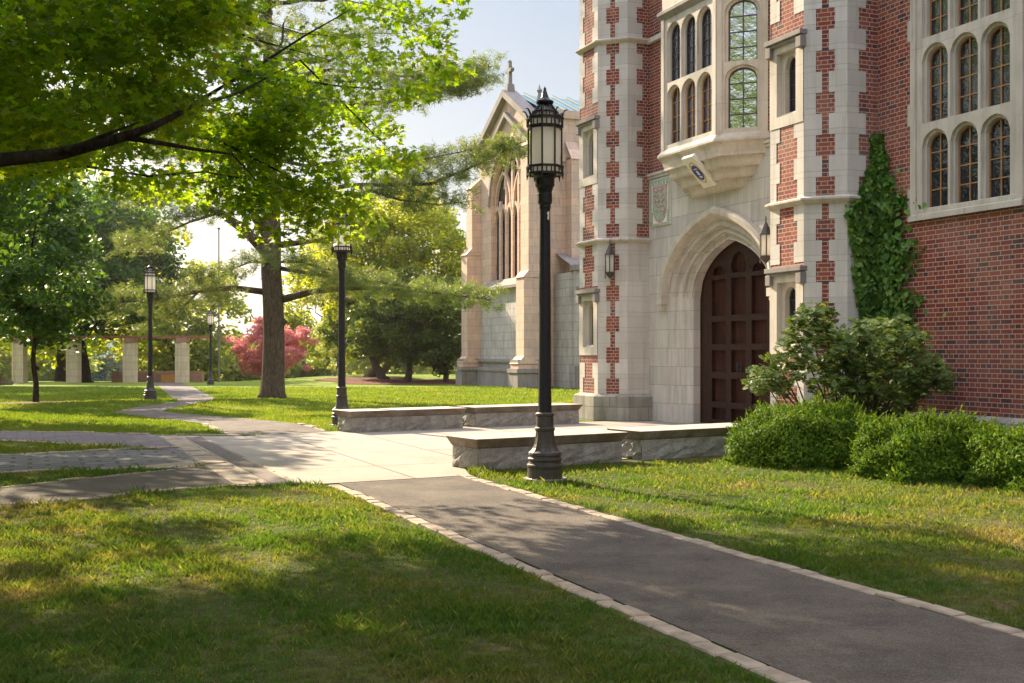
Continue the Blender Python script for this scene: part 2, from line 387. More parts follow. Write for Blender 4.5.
        if smooth: me.polygons.foreach_set('use_smooth', [True]*len(me.polygons))
        me.materials.append(m)
        o = bpy.data.objects.new(name, me); C.objects.link(o)
        if parent: o.parent = parent
        if bevel:
            b = o.modifiers.new('bevel', 'BEVEL'); b.width = bevel; b.segments = 2; b.limit_method = 'ANGLE'; b.angle_limit = 0.6
        return o
def tag(o, label=None, cat=None, group=None, kind=None):
    if label: o['label'] = label
    if cat: o['category'] = cat
    if group: o['group'] = group
    if kind: o['kind'] = kind
    return o
def empty(name, loc=(0, 0, 0), rz=0, label=None, cat=None, group=None):
    o = bpy.data.objects.new(name, None); C.objects.link(o); o.location = loc; o.rotation_euler = (0, 0, rz)
    o.empty_display_size = 0.2
    return tag(o, label, cat, group)
def copy_tree(o, parent=None):
    c = o.copy(); C.objects.link(c); c.parent = parent
    for ch in list(o.children): copy_tree(ch, c)
    return c
def np_mesh(name, verts, fsize, m, parent=None, loc=None):
    """verts (N,3) laid out face after face, each face fsize corners"""
    me = bpy.data.meshes.new(name); n = len(verts); nf = n//fsize
    if loc is not None: verts = verts-np.array(loc)
    me.vertices.add(n); me.vertices.foreach_set('co', verts.astype(np.float32).ravel())
    me.loops.add(n); me.loops.foreach_set('vertex_index', np.arange(n, dtype=np.int32))
    me.polygons.add(nf); me.polygons.foreach_set('loop_start', np.arange(0, n, fsize, dtype=np.int32))
    me.update(calc_edges=True); me.materials.append(m)
    o = bpy.data.objects.new(name, me); C.objects.link(o)
    if parent: o.parent = parent
    return o

MAPLE = np.array([(0, -.5), (.1, -.18), (.45, -.3), (.3, -.05), (.55, .2), (.2, .18), (0, .62), (-.2, .18), (-.55, .2), (-.3, -.05), (-.45, -.3), (-.1, -.18)])
OVAL = np.array([(0, -.5), (.28, -.15), (.26, .15), (0, .5), (-.26, .15), (-.28, -.15)])
LONG = np.array([(0, -.5), (.14, 0), (0, .5), (-.14, 0)])
IVY = np.array([(0, -.45), (.42, -.28), (.36, .1), (0, .55), (-.36, .1), (-.42, -.28)])
NEEDLE = np.array([(-.03, -.5), (.03, -.5), (0, .5)])
def leaves(P, size, shape, nrm=None, tilt=1.0, droop=None, fold=0.12):
    """leaf polygons at points P. nrm: mean normal(s); tilt: random spread"""
    n = len(P)
    N = np.tile(np.array([0, 0, 1.0]), (n, 1)) if nrm is None else np.broadcast_to(nrm, (n, 3)).copy()
    N = N+RNG.normal(0, tilt, (n, 3))*0.6; N /= np.linalg.norm(N, axis=1, keepdims=True)+1e-9
    R = RNG.normal(0, 1, (n, 3)) if droop is None else np.broadcast_to(droop, (n, 3))+RNG.normal(0, .5, (n, 3))
    T = R-N*(R*N).sum(1, keepdims=True); T /= np.linalg.norm(T, axis=1, keepdims=True)+1e-9
    B = np.cross(N, T)
    s = (np.asarray(size)*RNG.uniform(.65, 1.3, n))[:, None, None]
    x = shape[:, 0][None, :, None]; y = shape[:, 1][None, :, None]
    V = P[:, None, :]+s*(x*B[:, None, :]+y*T[:, None, :]-fold*np.abs(x)*2*N[:, None, :])
    return V.reshape(-1, 3)
def rand_ball(n, shell=0.0):
    d = RNG.normal(0, 1, (n, 3)); d /= np.linalg.norm(d, axis=1, keepdims=True)
    r = RNG.uniform(shell**3, 1, n)**(1/3.); return d*r[:, None]
# ------------------------------------------------------------------ world, sun, camera
sc = bpy.context.scene
wd = bpy.data.worlds.new('World'); sc.world = wd; wd.use_nodes = True
nt = wd.node_tree; bg = nt.nodes['Background']
sk = nt.nodes.new('ShaderNodeTexSky'); sk.sky_type = 'NISHITA'; sk.sun_disc = False
sk.sun_elevation = SUN_EL; sk.sun_rotation = SUN_AZ; sk.altitude = 50; sk.air_density = 1.0; sk.dust_density = 2.5; sk.ozone_density = 1.0
nt.links.new(sk.outputs[0], bg.inputs[0]); bg.inputs[1].default_value = 0.15
sd = bpy.data.lights.new('sun', 'SUN'); sd.energy = 5.0; sd.angle = math.radians(0.5); sd.color = (1, .81, .56)
so = bpy.data.objects.new('sun', sd); C.objects.link(so)
sv = Vector((math.sin(SUN_AZ)*math.cos(SUN_EL), math.cos(SUN_AZ)*math.cos(SUN_EL), math.sin(SUN_EL)))
so.rotation_euler = sv.to_track_quat('Z', 'Y').to_euler(); so.location = (-30, 40, 40)
cd = bpy.data.cameras.new('camera'); cam = bpy.data.objects.new('camera', cd); C.objects.link(cam)
cam.location = (0, 0, CAMH); cam.rotation_euler = (PI/2, 0, 0); cd.sensor_width = 36; cd.lens = 36*F/1024
cd.shift_y = (HOR-341.5)/1024; cd.clip_end = 3000; cd.clip_start = 0.05; sc.camera = cam
sc.view_settings.view_transform = 'Standard'; sc.view_settings.look = 'None'; sc.view_settings.gamma = 1
sc.view_settings.exposure = 1.68
cy = sc.cycles; cy.max_bounces = 7; cy.diffuse_bounces = 4; cy.transmission_bounces = 5; cy.glossy_bounces = 3
cy.use_denoising = True
try: cy.denoiser = 'OPENIMAGEDENOISE'
except Exception: pass
cy.sample_clamp_indirect = 6

# ------------------------------------------------------------------ ground
def grid_ground():
    xs = np.concatenate([np.linspace(-420, -60, 19)[:-1], np.linspace(-60, 60, 121), np.linspace(60, 420, 19)[1:]])
    ys = np.concatenate([np.linspace(-60, 0, 16)[:-1], np.linspace(0, 100, 101), np.linspace(100, 420, 30)[1:]])
    X, Y = np.meshgrid(xs, ys); Z = H(X, Y)
    vs = np.stack([X, Y, Z], -1).reshape(-1, 3); nx = len(xs)
    fs = [(j*nx+i, j*nx+i+1, (j+1)*nx+i+1, (j+1)*nx+i) for j in range(len(ys)-1) for i in range(nx-1)]
    me = bpy.data.meshes.new('ground'); me.from_pydata(vs.tolist(), [], fs); me.update()
    me.polygons.foreach_set('use_smooth', [True]*len(fs)); me.materials.append(M['lawn'])
    o = bpy.data.objects.new('ground', me); C.objects.link(o); tag(o, 'green and straw coloured lawn around the paths', kind='structure')
grid_ground()
PATHS = []
def sheet(name, pts, m, z=0.004, label=None, sub=False, avoid=True):
    """flat paving; pts world XY; uv in site frame"""
    if avoid: PATHS.append(np.array(pts))
    import bmesh
    bm = bmesh.new(); tr = tessellate_polygon([[Vector((p[0], p[1], 0)) for p in pts]])
    vs = [bm.verts.new((p[0], p[1], 0)) for p in pts]
    for t3 in tr:
        try: bm.faces.new([vs[i] for i in t3])
        except ValueError: pass
    if sub:
        for _ in range(3): bmesh.ops.subdivide_edges(bm, edges=bm.edges[:], cuts=1, use_grid_fill=True)
    bmesh.ops.recalc_face_normals(bm, faces=bm.faces[:])
    for f in bm.faces:
        if f.normal.z < 0: f.normal_flip()
    for v in bm.verts: v.co.z = Hf(v.co.x, v.co.y)+z
    uvl = bm.loops.layers.uv.new('UVMap')
    for f in bm.faces:
        for l in f.loops:
            x, y = l.vert.co.x, l.vert.co.y
            l[uvl].uv = (x*CP+y*SP, -x*SP+y*CP)
    me = bpy.data.meshes.new(name); bm.to_mesh(me); bm.free(); me.materials.append(m)
    o = bpy.data.objects.new(name, me); C.objects.link(o); return tag(o, label, kind='structure')
def kerb(name, pts, width=0.13, z=0.03, L=0.24, label=None, gap=0.012, sub=False):
    """row of separate setts along a line of world XY points"""
    mb = MB(); rr = random.Random(len(pts)+int(pts[0][0]*100))
    for a, b in zip(pts[:-1], pts[1:]):
        a = Vector((*a, 0)); b = Vector((*b, 0)); d = b-a; ln = d.length; d.normalize(); n = Vector((-d.y, d.x, 0)); s = 0
        while s < ln-0.03:
            l = min(L*rr.uniform(.75, 1.3), ln-s); w = width*rr.uniform(.88, 1.1)/2; j = rr.uniform(-.012, .012)
            p = a+d*(s+l/2)+n*j; th = rr.uniform(-.03, .03); dd = Matrix.Rotation(th, 3, 'Z') @ d; nn = Vector((-dd.y, dd.x, 0))
            hz = z*rr.uniform(.35, 1.15); g = Hf(p.x, p.y); vs = []
            for zz, sh in ((g-.05, 0), (g+hz-.008, 0), (g+hz, .009)):
                for sx, sy in ((-1, -1), (1, -1), (1, 1), (-1, 1)):
                    q = p+dd*(sx*(l/2-gap/2-sh))+nn*(sy*(w-sh)); vs.append((q.x+rr.uniform(-.003, .003), q.y+rr.uniform(-.003, .003), zz))
            fs = [(8, 9, 10, 11)]
            for k in (0, 4):
                for i in range(4): fs.append((k+i, k+(i+1) % 4, k+(i+1) % 4+4, k+i+4))
            mb.add(vs, fs); s += l
    o = mb.build(name, M['kerb'], uv=False); return tag(o, label, kind='structure')
sxy = lambda w, t: tuple(site(w, t)[:2])
# main path along the hall
sheet('path', [sxy(3.13, -3), sxy(4.6, -3), sxy(4.6, 12.5), sxy(3.13, 12.3)], M['asphalt'], 0.006, 'asphalt path running towards the paved forecourt')
kerb('kerb', [sxy(3.06, -3), sxy(3.06, 12.2)], 0.115, 0.016, 0.2, 'granite kerb stones on the left edge of the asphalt path')
kerb('kerb', [sxy(4.67, -3), sxy(4.67, 12.6)], 0.115, 0.016, 0.2, 'granite kerb stones on the right edge of the asphalt path')
# forecourt
FC = [sxy(2.05, 12.45), sxy(3.0, 12.3), sxy(4.75, 12.5), sxy(4.95, 13.2), sxy(9.9, 14.0), sxy(12.3, 14.6), sxy(12.3, 21.2), sxy(10.4, 20.95), sxy(5.3, 20.1), gpt(330, 432), gpt(245, 436.6), gpt(150, 434.8), sxy(2.05, 20.7)]
FC = [sxy(2.05, 12.45), sxy(3.0, 12.3), sxy(4.75, 12.5), sxy(4.95, 13.2), sxy(9.9, 14.0), sxy(12.3, 14.3), sxy(12.75, 17), sxy(12.75, 20.3), sxy(12.3, 21.6), sxy(10.4, 21.3), sxy(5.3, 20.4), gpt(330, 432), gpt(245, 436.6), sxy(2.05, 20.6)]
sheet('forecourt', FC, M['concrete'], 0.010, 'pale concrete forecourt before the portal')
# left cross paths
G = gpt
sheet('paved_path', [G(-160, 429), G(0, 431.7), G(80, 432.8), G(150, 434.8), sxy(2.05, 20.6), G(196, 447), G(170, 450.5), G(120, 447.5), G(60, 444), G(0, 440.7), G(-160, 434)], M['paverred'], 0.008, 'plum brick paved path on the left side')
sheet('paved_path', [G(-160, 452), G(0, 455.6), G(60, 453.2), G(120, 450), G(170, 450.5), G(196, 447), sxy(2.05, 16.8), sxy(2.05, 14.6), G(205, 466), G(150, 470.5), G(100, 469.5), G(50, 470.5), G(0, 473), G(-160, 479)], M['paversett'], 0.0085, 'grey sett paved path between two grass strips')
sheet('path', [G(-160, 501), G(0, 489), G(60, 482.5), G(130, 475), G(205, 466.5), sxy(2.05, 14.4), sxy(2.05, 12.5), G(190, 489), G(130, 494.5), G(60, 502), G(0, 508), G(-160, 524)], M['asphalt'], 0.009, 'asphalt side path on the left')
kerb('kerb', [G(-160, 524), G(0, 508.5), G(60, 502.5), G(130, 495), G(190, 489.5), G(252, 484)], 0.1, 0.025, 0.4, 'kerb stones between side path and near lawn')
kerb('kerb', [G(-160, 500.5), G(0, 488.6), G(60, 482), G(130, 474.6), G(205, 466.3)], 0.12, 0.025, 0.3, 'kerb stones behind the asphalt side path')
kerb('kerb', [G(-160, 452.5), G(0, 455.3), G(60, 453), G(120, 449.8), G(196, 447.5)], 0.14, 0.025, 0.3, 'kerb stones behind the grey sett path')
kerb('kerb', [G(-160, 479), G(0, 473.2), G(50, 471), G(100, 469.8), G(140, 470.8)], 0.14, 0.025, 0.3, 'kerb stones in front of the grey sett path')
kerb('kerb', [G(-160, 434), G(0, 440.7), G(60, 444), G(118, 447.2)], 0.14, 0.025, 0.3, 'kerb stones in front of the plum brick path')
kerb('kerb', [G(-160, 429), G(0, 431.5), G(80, 432.6), G(150, 434.6), G(246, 436.4)], 0.14, 0.025, 0.4, 'kerb stones between plum brick path and far lawn')
# flagstone wedge where the side paths meet
sheet('flagstones', [G(150, 470.3), G(205, 466.2), sxy(2.02, 14.9), G(215, 462.3), G(175, 463.5), G(120, 468.5)], M['kerb'], 0.014, 'worn flagstones where the side paths meet', avoid=False)
kerb('kerb', [sxy(2.2, 12.5), sxy(2.2, 20.4)], 0.26, 0.022, 0.35, 'granite sett band along the forecourt edge', gap=0.02)
sheet('drain_channel', [sxy(2.42, 12.42), sxy(2.66, 12.38), sxy(2.66, 19.9), sxy(2.42, 19.9)], M['tar'], 0.016, 'dark drain channel across the forecourt edge', avoid=False)
kerb('kerb', [sxy(2.38, 12.4), sxy(2.38, 19.9)], 0.05, 0.02, 0.6, 'thin rail beside the drain channel', gap=0.006)
kerb('kerb', [sxy(2.70, 12.38), sxy(2.70, 19.9)], 0.05, 0.02, 0.6, 'thin rail on the far side of the drain channel', gap=0.006)
# winding far path
FP = [G(120, 413.8), G(142, 411.5), G(163, 412), G(200, 415.5), G(236, 418), G(262, 420.5), G(300, 424.5), G(328, 431.8), G(330, 432.6), G(231, 436.8), G(205, 424.5), G(175, 420.5), G(145, 417)]
FP = [G(108, 412.5), G(135, 407.5), G(160, 404.5), G(178, 402.5), G(172, 398), G(153, 384.5), G(150, 382.5), G(181, 382.5), G(185, 384.5), G(215, 398.5), G(213, 400.5), G(190, 405), G(165, 410), G(163, 412), G(200, 415.5), G(236, 418), G(262, 420.5), G(300, 424.5), G(328, 431.8), G(330, 432.4), G(231, 437), G(205, 424.5), G(175, 420.5), G(140, 417)]
sheet('path', FP, M['asphalt'], 0.012, 'winding asphalt path leading to the pergola', sub=True)
kerb('kerb', [G(231, 436), G(216, 430), G(205, 424.6)], 0.13, 0.03, 0.4, 'kerb stones on the left edge of the winding path')
kerb('kerb', [G(326, 431), G(313, 427.5), G(300, 424.6)], 0.13, 0.03, 0.4, 'kerb stones on the right edge of the winding path')

# ------------------------------------------------------------------ arches
def arch(cx, hw, z0, spring, apex, n=9, c=0.5, full=True):
    """pointed arch opening outline, counter-clockwise from bottom-left"""
    R2 = (1+c)**2; top = math.sqrt(R2-c*c); right = []
    for i in range(n+1):
        u = 1-i/n; u = 1-(1-u)**1.0
        y = math.sqrt(max(R2-(u+c)**2, 0))/top
        right.append((cx+hw*u, spring+(apex-spring)*y))
    left = [(2*cx-x, y) for x, y in right[:-1]][::-1]
    return ([(cx-hw, z0), (cx+hw, z0)] if full else [])+right+left
def rect(u0, u1, z0, z1): return [(u0, z0), (u1, z0), (u1, z1), (u0, z1)]

# ------------------------------------------------------------------ the brick hall (site frame: x = into the building, y = along it)
HO = site(12.25, 18.76)
hall = empty('brick_hall', HO, PHI, 'red brick and limestone collegiate hall with pointed portal, oriel window and two faceted turrets', 'building')
OFF = (12.25, 18.76, 0)
TN, TF = 14.29, 21.38      # near / far ends of the portal bay measured to the turrets' outer shoulders
WALLW = 12.25; TOPZ = 11.5
def hb(mb, name, m, parent=hall, **k): return mb.build(name, m, parent, OFF, **k)
UY = (0, 1, 0); NX = (-1, 0, 0)

# right brick wall with the big mullioned window
LC = [11.9, 12.47, 13.04]
WIN = rect(11.45, 13.5, 3.55, 8.62)
mb = MB(); mb.panel((12.3, 0, 0), UY, NX, rect(-8, 14.35, 0.55, TOPZ), [WIN], 0.10)
mb.box(12.3, 12.6, -8.02, -8.0, 0, TOPZ); hb(mb, 'brick_wall', M['brick'])
mb = MB(); mb.panel((12.25, 0, 0), UY, NX, rect(16.1, 21.5, 5.2, TOPZ)); hb(mb, 'brick_wall', M['brick'])
mb = MB(); mb.box(13.3, 24, -8, 22.6, 0, TOPZ-0.3); hb(mb, 'core_wall', M['brick'])
mb = MB(); mb.box(12.2, 24.1, -8.1, 22.7, TOPZ, TOPZ+0.35); hb(mb, 'parapet', M['trim'])
mb = MB(); mb.box(12.16, 12.5, -8, 14.25, -.3, 0.49); mb.add([(12.16, -8, .49), (12.3, -8, .56), (12.3, 14.25, .56), (12.16, 14.25, .49)], [(0, 3, 2, 1)]); hb(mb, 'plinth', M['plinth'])
# window stonework: frame, mullions, lights
bay = empty('mullioned_window', (0, 0, 0)); bay.parent = hall
TIERS = [(3.59, 4.55, 4.70), (4.86, 5.82, 5.97), (6.13, 7.09, 7.24), (7.40, 8.2, 8.42)]
mb = MB()
holes = []
for (b, s, a) in TIERS:
    for c in LC: holes.append(arch(c, .215, b, s-.03, a, 6, 0.15))
mb.panel((12.27, 0, 0), UY, NX, rect(11.52, 13.42, 3.58, 8.56), [arch(c, .262, b, s-.04, a+.045, 7, .15) for (b, s, a) in TIERS for c in LC], 0.05)
mb.panel((12.32, 0, 0), UY, NX, rect(11.53, 13.41, 3.585, 8.555), holes, 0.10)
def ring_frame(mb, x0, x1, o, i):   # rectangular ring between outer and inner rects, from x0 (front) to x1
    (a0, a1, b0, b1), (c0, c1, d0, d1) = o, i
    mb.box(x0, x1, a0, c0, b0, b1); mb.box(x0, x1, c1, a1, b0, b1); mb.box(x0, x1, c0, c1, b0, d0); mb.box(x0, x1, c0, c1, d1, b1)
ring_frame(mb, 12.24, 12.40, (11.40, 13.52, 3.42, 8.68), (11.53, 13.41, 3.59, 8.55))
hb(mb, 'stone_frame', M['trim'], bay, bevel=0.008)
mb = MB()   # hollow-chamfered hood over every light and toothed quoins at the jambs
for k in range(8):
    z = 3.6+k*.64
    if k % 2 == 0: mb.box(12.285, 12.36, 13.5, 13.62, z, z+.32); mb.box(12.285, 12.36, 11.30, 11.42, z, z+.32)
hb(mb, 'jamb_quoins', M['trim'], bay); mb = MB()
mb.add([(12.22, 11.40, 3.42), (12.22, 13.55, 3.42), (12.22, 13.55, 3.50), (12.22, 11.40, 3.50), (12.40, 11.40, 3.60), (12.40, 13.55, 3.60), (12.40, 13.55, 3.42), (12.40, 11.40, 3.42)], [(3, 2, 1, 0), (4, 5, 2, 3), (0, 1, 6, 7), (1, 2, 5, 6), (0, 7, 4, 3)])
hb(mb, 'window_sill', M['trim'], bay)
def light_bars(mb, O, U, N, c, hw, b, s, a, d, bw=.022, rows=4, dep=.03, bars=True):
    """metal frame of one light in the plane O + U*u + z, set back by d"""
    o = arch(c, hw, b, s, a, 6, .15); i = arch(c, hw-bw, b+bw, s, a-bw, 6, .15)
    Ov, Uv, Nv = Vector(O), Vector(U), Vector(N)
    P = lambda p, dd: tuple(Ov+Uv*p[0]+Vector((0, 0, p[1]))-Nv*dd)
    mb.loft([[P(p, d+dep) for p in o], [P(p, d) for p in o], [P(p, d) for p in i], [P(p, d+dep) for p in i]], closed=True)
    if bars:
        mb.slabpoly(O, U, N, rect(c-bw*.45, c+bw*.45, b+bw, a-bw*1.1), d+.004, d+dep)
        for r in range(1, rows):
            z = b+(a-b)*r/rows; mb.slabpoly(O, U, N, rect(c-hw+bw, c+hw-bw, z-bw*.4, z+bw*.4), d+.006, d+dep-.004)
def light(parent, O, U, N, c, hw, b, s, a, d, m='bronze', g='glass', bw=.022, rows=4, dark=True):
    f = MB(); light_bars(f, O, U, N, c, hw, b, s, a, d, bw, rows); hb(f, 'light_frame', M[m], parent)
    p = MB(); p.slabpoly(O, U, N, arch(c, hw, b, s, a, 6, .15), d+.022, d+.03); hb(p, 'glass_pane', M[g], parent)
for ti, (b, s, a) in enumerate(TIERS):
    for c in LC: light(bay, (12.27, 0, 0), UY, NX, c, .214, b, s-.03, a, .11)

# turrets
def turret(t1, far):
    """face A spans t1..t1+.88 at w=11.24; 45 degree shoulders of .47 each side, then straight back to the wall"""
    e = .47; wA, wB = 11.24, 11.71; tA2 = t1+.88; W = 12.75
    base = [(W, t1-e), (wB, t1-e), (wA, t1), (wA, tA2), (wB, tA2+e), (W, tA2+e)]
    root = empty('turret'); root.parent = hall
    ins = .008
    wins = [(1.62, 2.34, 2.52), (5.33, 6.05, 6.25)]
    # brick core faces
    mb = MB(); n = len(base)
    edges = [(base[i], base[i+1]) for i in range(n-1)]
    geo = []
    for (p, q) in edges:
        P = Vector((*p, 0)); Q = Vector((*q, 0)); U = (Q-P).normalized(); N = Vector((-U.y, U.x, 0))
        cen = (P+Q)/2
        if N.dot(cen-Vector((12.3, t1+.44, 0))) < 0: N = -N
        geo.append((P, U, N, (Q-P).length))
    for k, (P, U, N, L) in enumerate(geo):
        holes = [rect(L/2-.30, L/2+.30, b-.1, a+.1) for (b, s, a) in wins] if k == 2 else []
        mb.panel(P-N*ins, U, N, rect(0, L, .5, TOPZ+1.2), holes, 0.02)
    hb(mb, 'brick_face', M['brick'], root)
    mb = MB(); mb.prism([(p[0]+.02 if False else p[0], p[1]) for p in base], TOPZ+1.2, TOPZ+1.5); hb(mb, 'turret_cap', M['trim'], root)
    # quoins: face k keeps brick between a and b (wide / narrow courses)
    lim = {0: (None, .22, .12), 1: (.18, .18, .27), 2: (.15, .15, .23), 3: (.18, .18, .27), 4: (.22, None, .12)}
    mb = MB(); rr = random.Random(3); z = .57; k = 0; H1 = .3303
    def stone(face, u0, u1, z0, z1, pr=.0):
        P, U, N, L = geo[face]; mb.slabpoly(P, U, N, rect(u0, u1, z0, z1), -pr, .05)
    while z < TOPZ+1.2:
        zz = z+H1-.003; wide = k % 2 == 0     # wide brick course = short stones
        for f, (P, U, N, L) in enumerate(geo):
            allstone = f in (0, 4) and z < 3.70 and ((far and f == 0) or False)
            win = f == 2 and any(z < a+.28 and zz > b-.12 for (b, s, a) in wins)
            if win: continue
            if allstone: stone(f, 0, L, z, zz); continue
            if f == 0:   # stone next to the shoulder corner only (corner at the far end of this edge)
                s1 = .22 if wide else .36; stone(f, L-s1, L, z, zz)
            elif f == 4:
                s1 = .22 if wide else .36; stone(f, 0, s1, z, zz)
            elif f in (1, 3):
                w = .145 if wide else .052; c = L/2
                stone(f, 0, c-w*1.0, z, zz); stone(f, c+w, L, z, zz)
            else:
                w = .275 if wide else .185; c = L/2
                stone(f, 0, c-w, z, zz); stone(f, c+w, L, z, zz)
        z += H1; k += 1
    hb(mb, 'quoin_stones', M['quoin'], root)
    # belts, plinth
    def belt(zb, h, pr, name='belt_course', m='trim', slope=True):
        def offs(d): return [(W, t1-e-d), (wB-d*.41, t1-e-d), (wA-d, t1-d*.41), (wA-d, tA2+d*.41), (wB-d*.41, tA2+e+d), (W, tA2+e+d)]
        b = MB(); rings = [(0.0, zb), (pr*.6, zb+h*.25), (pr, zb+h*.5), (pr, zb+h*.72), (0.0, zb+h)]
        if not slope: rings = [(pr, zb), (pr, zb+h-.06), (pr-.02, zb+h-.05), (0, zb+h)]
        for (d0, z0), (d1, z1) in zip(rings[:-1], rings[1:]):
            A, B_ = offs(d0), offs(d1)
            b.add([(*p, z0) for p in A]+[(*p, z1) for p in B_], [(i+1, i, i+6, i+7) for i in range(5)])
        hb(b, name, M[m], root)
    belt(3.78, .13, .09); belt(8.05, .13, .09)
    belt(-.3, .87, .13, 'plinth', 'plinth', False)
    # small windows with stone surround and hood
    for (b, s, a) in wins:
        wn = empty('lancet_window'); wn.parent = root
        P, U, N, L = geo[2]
        return_b = MB(); return_b.panel(P+N*.012, U, N, rect(.0, L, b-.22, a+.22), [rect(L/2-.25, L/2+.25, b-.05, a+.06)], .09)
        return_b.panel(P-N*.078, U, N, rect(L/2-.25, L/2+.25, b-.05, a+.06), [arch(L/2, .155, b, s, a, 6, .2)], .12)
        return_b.slabpoly(P, U, N, rect(-.0, .0001+L, b-.23, b-.22), -.012, .05)
        return_b.add([tuple(P+N*.012+U*(L/2-.25)+Vector((0, 0, b-.12))), tuple(P+N*.012+U*(L/2+.25)+Vector((0, 0, b-.12))), tuple(P-N*.078+U*(L/2+.25)+Vector((0, 0, b-.0))), tuple(P-N*.078+U*(L/2-.25)+Vector((0, 0, b-.0)))], [(0, 1, 2, 3)])
        hb(return_b, 'stone_surround', M['trim'], root)
        h = MB()
        h.slabpoly(P, U, N, rect(-.04, L+.04, a+.22, a+.30), -.10, .05)
        h.slabpoly(P, U, N, rect(-.02, L+.02, a+.17, a+.22), -.06, .05)
        h.slabpoly(P, U, N, rect(-.03, .10, a+.02, a+.19), -.085, .05); h.slabpoly(P, U, N, rect(L-.10, L+.03, a+.02, a+.19), -.085, .05)
        hb(h, 'hood_mould', M['coping'], root, bevel=.008)
        light(root, P, U, N, L/2, .15, b, s, a, .17, 'lead', 'glass', .014, 4)
        bpy.data.objects.remove(wn)
    return root
turret(21.85, True); turret(14.77, False)

# portal wall
DC = 18.76
hwO, spO, apO = 1.85, 2.62, 4.06
mb = MB(); mb.panel((12.235, 0, 0), UY, NX, rect(16.12, 21.40, -.3, 5.2), [arch(DC, hwO, -.3, spO, apO, 12)], .01)
hb(mb, 'portal_wall', M['lime'])
mb = MB()
mb.slabpoly((12.25, 0, 0), UY, NX, rect(16.12, 21.40, 5.21, 5.27), -.075, .1); mb.slabpoly((12.25, 0, 0), UY, NX, rect(16.12, 21.40, 5.15, 5.21), -.045, .1)
hb(mb, 'string_course', M['trim'], bevel=.01); mb = MB(); mb.slabpoly((12.25, 0, 0), UY, NX, rect(16.12, 21.40, 8.05, 8.16), -.08, .1)
hb(mb, 'string_course', M['trim'], bevel=.01)
# splayed, moulded jambs and arch
mb = MB(); steps = 17; rings = []
hwI, spI, apI = 1.37, 2.55, 3.66
for i in range(steps+1):
    f = i/steps
    rip = .045*math.sin(f*PI*6)*(1 if 0 < i < steps else 0)
    hw = hwO+(hwI-hwO)*f; sp = spO+(spI-spO)*f; ap = apO+(apI-apO)*f; w = 12.24+.32*f
    A = arch(DC, hw, -.3, sp, ap, 14); A = A[1:]+A[:1]   # start bottom-right, end bottom-left
    ring = []
    for (y, z) in A:
        g = min(1, max(0, (z-2.5)/.25))
        nx, nz = (y-DC), (z-1.8); l = math.hypot(nx, nz)
        ring.append((w+rip*g*.7, y+rip*g*nx/l*.8, z+rip*g*nz/l*.8))
    rings.append(ring)
A = arch(DC, hwI, -.3, spI, apI, 14); A = A[1:]+A[:1]
rings.append([(12.95, y, z) for y, z in A])
mb.loft(rings); hb(mb, 'arch_moulding', M['lime'], uv=True)
# hood mould
mb = MB(); rs = []
for dh, w in ((.20, 12.235), (.19, 12.13), (.14, 12.085), (.07, 12.10), (.03, 12.16), (.0, 12.235)):
    rs.append([(w, y, z) for y, z in arch(DC, hwO+dh, 0, spO-.02, apO+dh*1.15, 16, .5, False)])
mb.loft(rs, flip=True)
for sgn in (-1, 1):
    y = DC+sgn*(hwO+.1)
    mb.box(12.07, 12.24, y-.12, y+.12, spO-.17, spO-.02); mb.box(12.10, 12.24, y-.08, y+.08, spO-.24, spO-.17)
hb(mb, 'hood_mould', M['trim'], smooth=False)
# door
door = empty('door'); door.parent = hall
mb = MB(); mb.slabpoly((12.80, 0, 0), UY, NX, arch(DC, 1.42, -.02, spI, 3.72, 12), 0, .1); hb(mb, 'door_leaf', M['oak'], door)
mb = MB()
cols = [DC-.69, DC, DC+.69]; pw = .25
zs = [(-.0, .34), (.46, .93), (1.06, 1.50), (1.62, 2.07), (2.19, 2.92)]
Odr = (12.80, 0, 0)
outer = arch(DC, 1.30, .0, spI, 3.60, 14)
holes = [rect(c-pw, c+pw, a, b) for c in cols for (a, b) in zs[1:]]+[rect(c-pw, c+pw, .1, .34) for c in cols]
holes += [arch(DC, .25, 3.02, 3.2, 3.42, 5, .2), arch(DC-.69, .22, 3.0, 3.05, 3.18, 5, .2), arch(DC+.69, .22, 3.0, 3.05, 3.18, 5, .2)]
mb.panel((12.725, 0, 0), UY, NX, outer, holes, .08)
hb(mb, 'rail_and_panel', M['oakrail'], door, bevel=.006)
mb = MB()
rs = [[(w, y, z) for y, z in arch(DC, hw, -.3, spI, ap, 14)[1:]+arch(DC, hw, -.3, spI, ap, 14)[:1]] for (w, hw, ap) in ((12.79, 1.37, 3.66), (12.72, 1.365, 3.655), (12.72, 1.31, 3.61), (12.75, 1.30, 3.60))]
mb.loft(rs)
for s in (-1, 1):     # carved tracery strips above the long panels
    for k in range(5):
        a = .35+k*.22; y = DC+s*(.16+k*.2); mb.tube([(12.735, y, 3.0+.06*math.sin(k)), (12.725, y+s*.08, 3.10-.04*k), (12.735, y+s*.02, 3.18-.05*k)], .018, 6)
hb(mb, 'door_frame', M['oak'], door)
mb = MB()
for s in (-.06, .06): mb.tube([(12.70, DC+s, 1.12), (12.68, DC+s, 1.17), (12.70, DC+s, 1.22)], .012, 6); mb.box(12.735, 12.742, DC+s-.02, DC+s+.02, 1.08, 1.26)
hb(mb, 'handle', M['iron'], door)

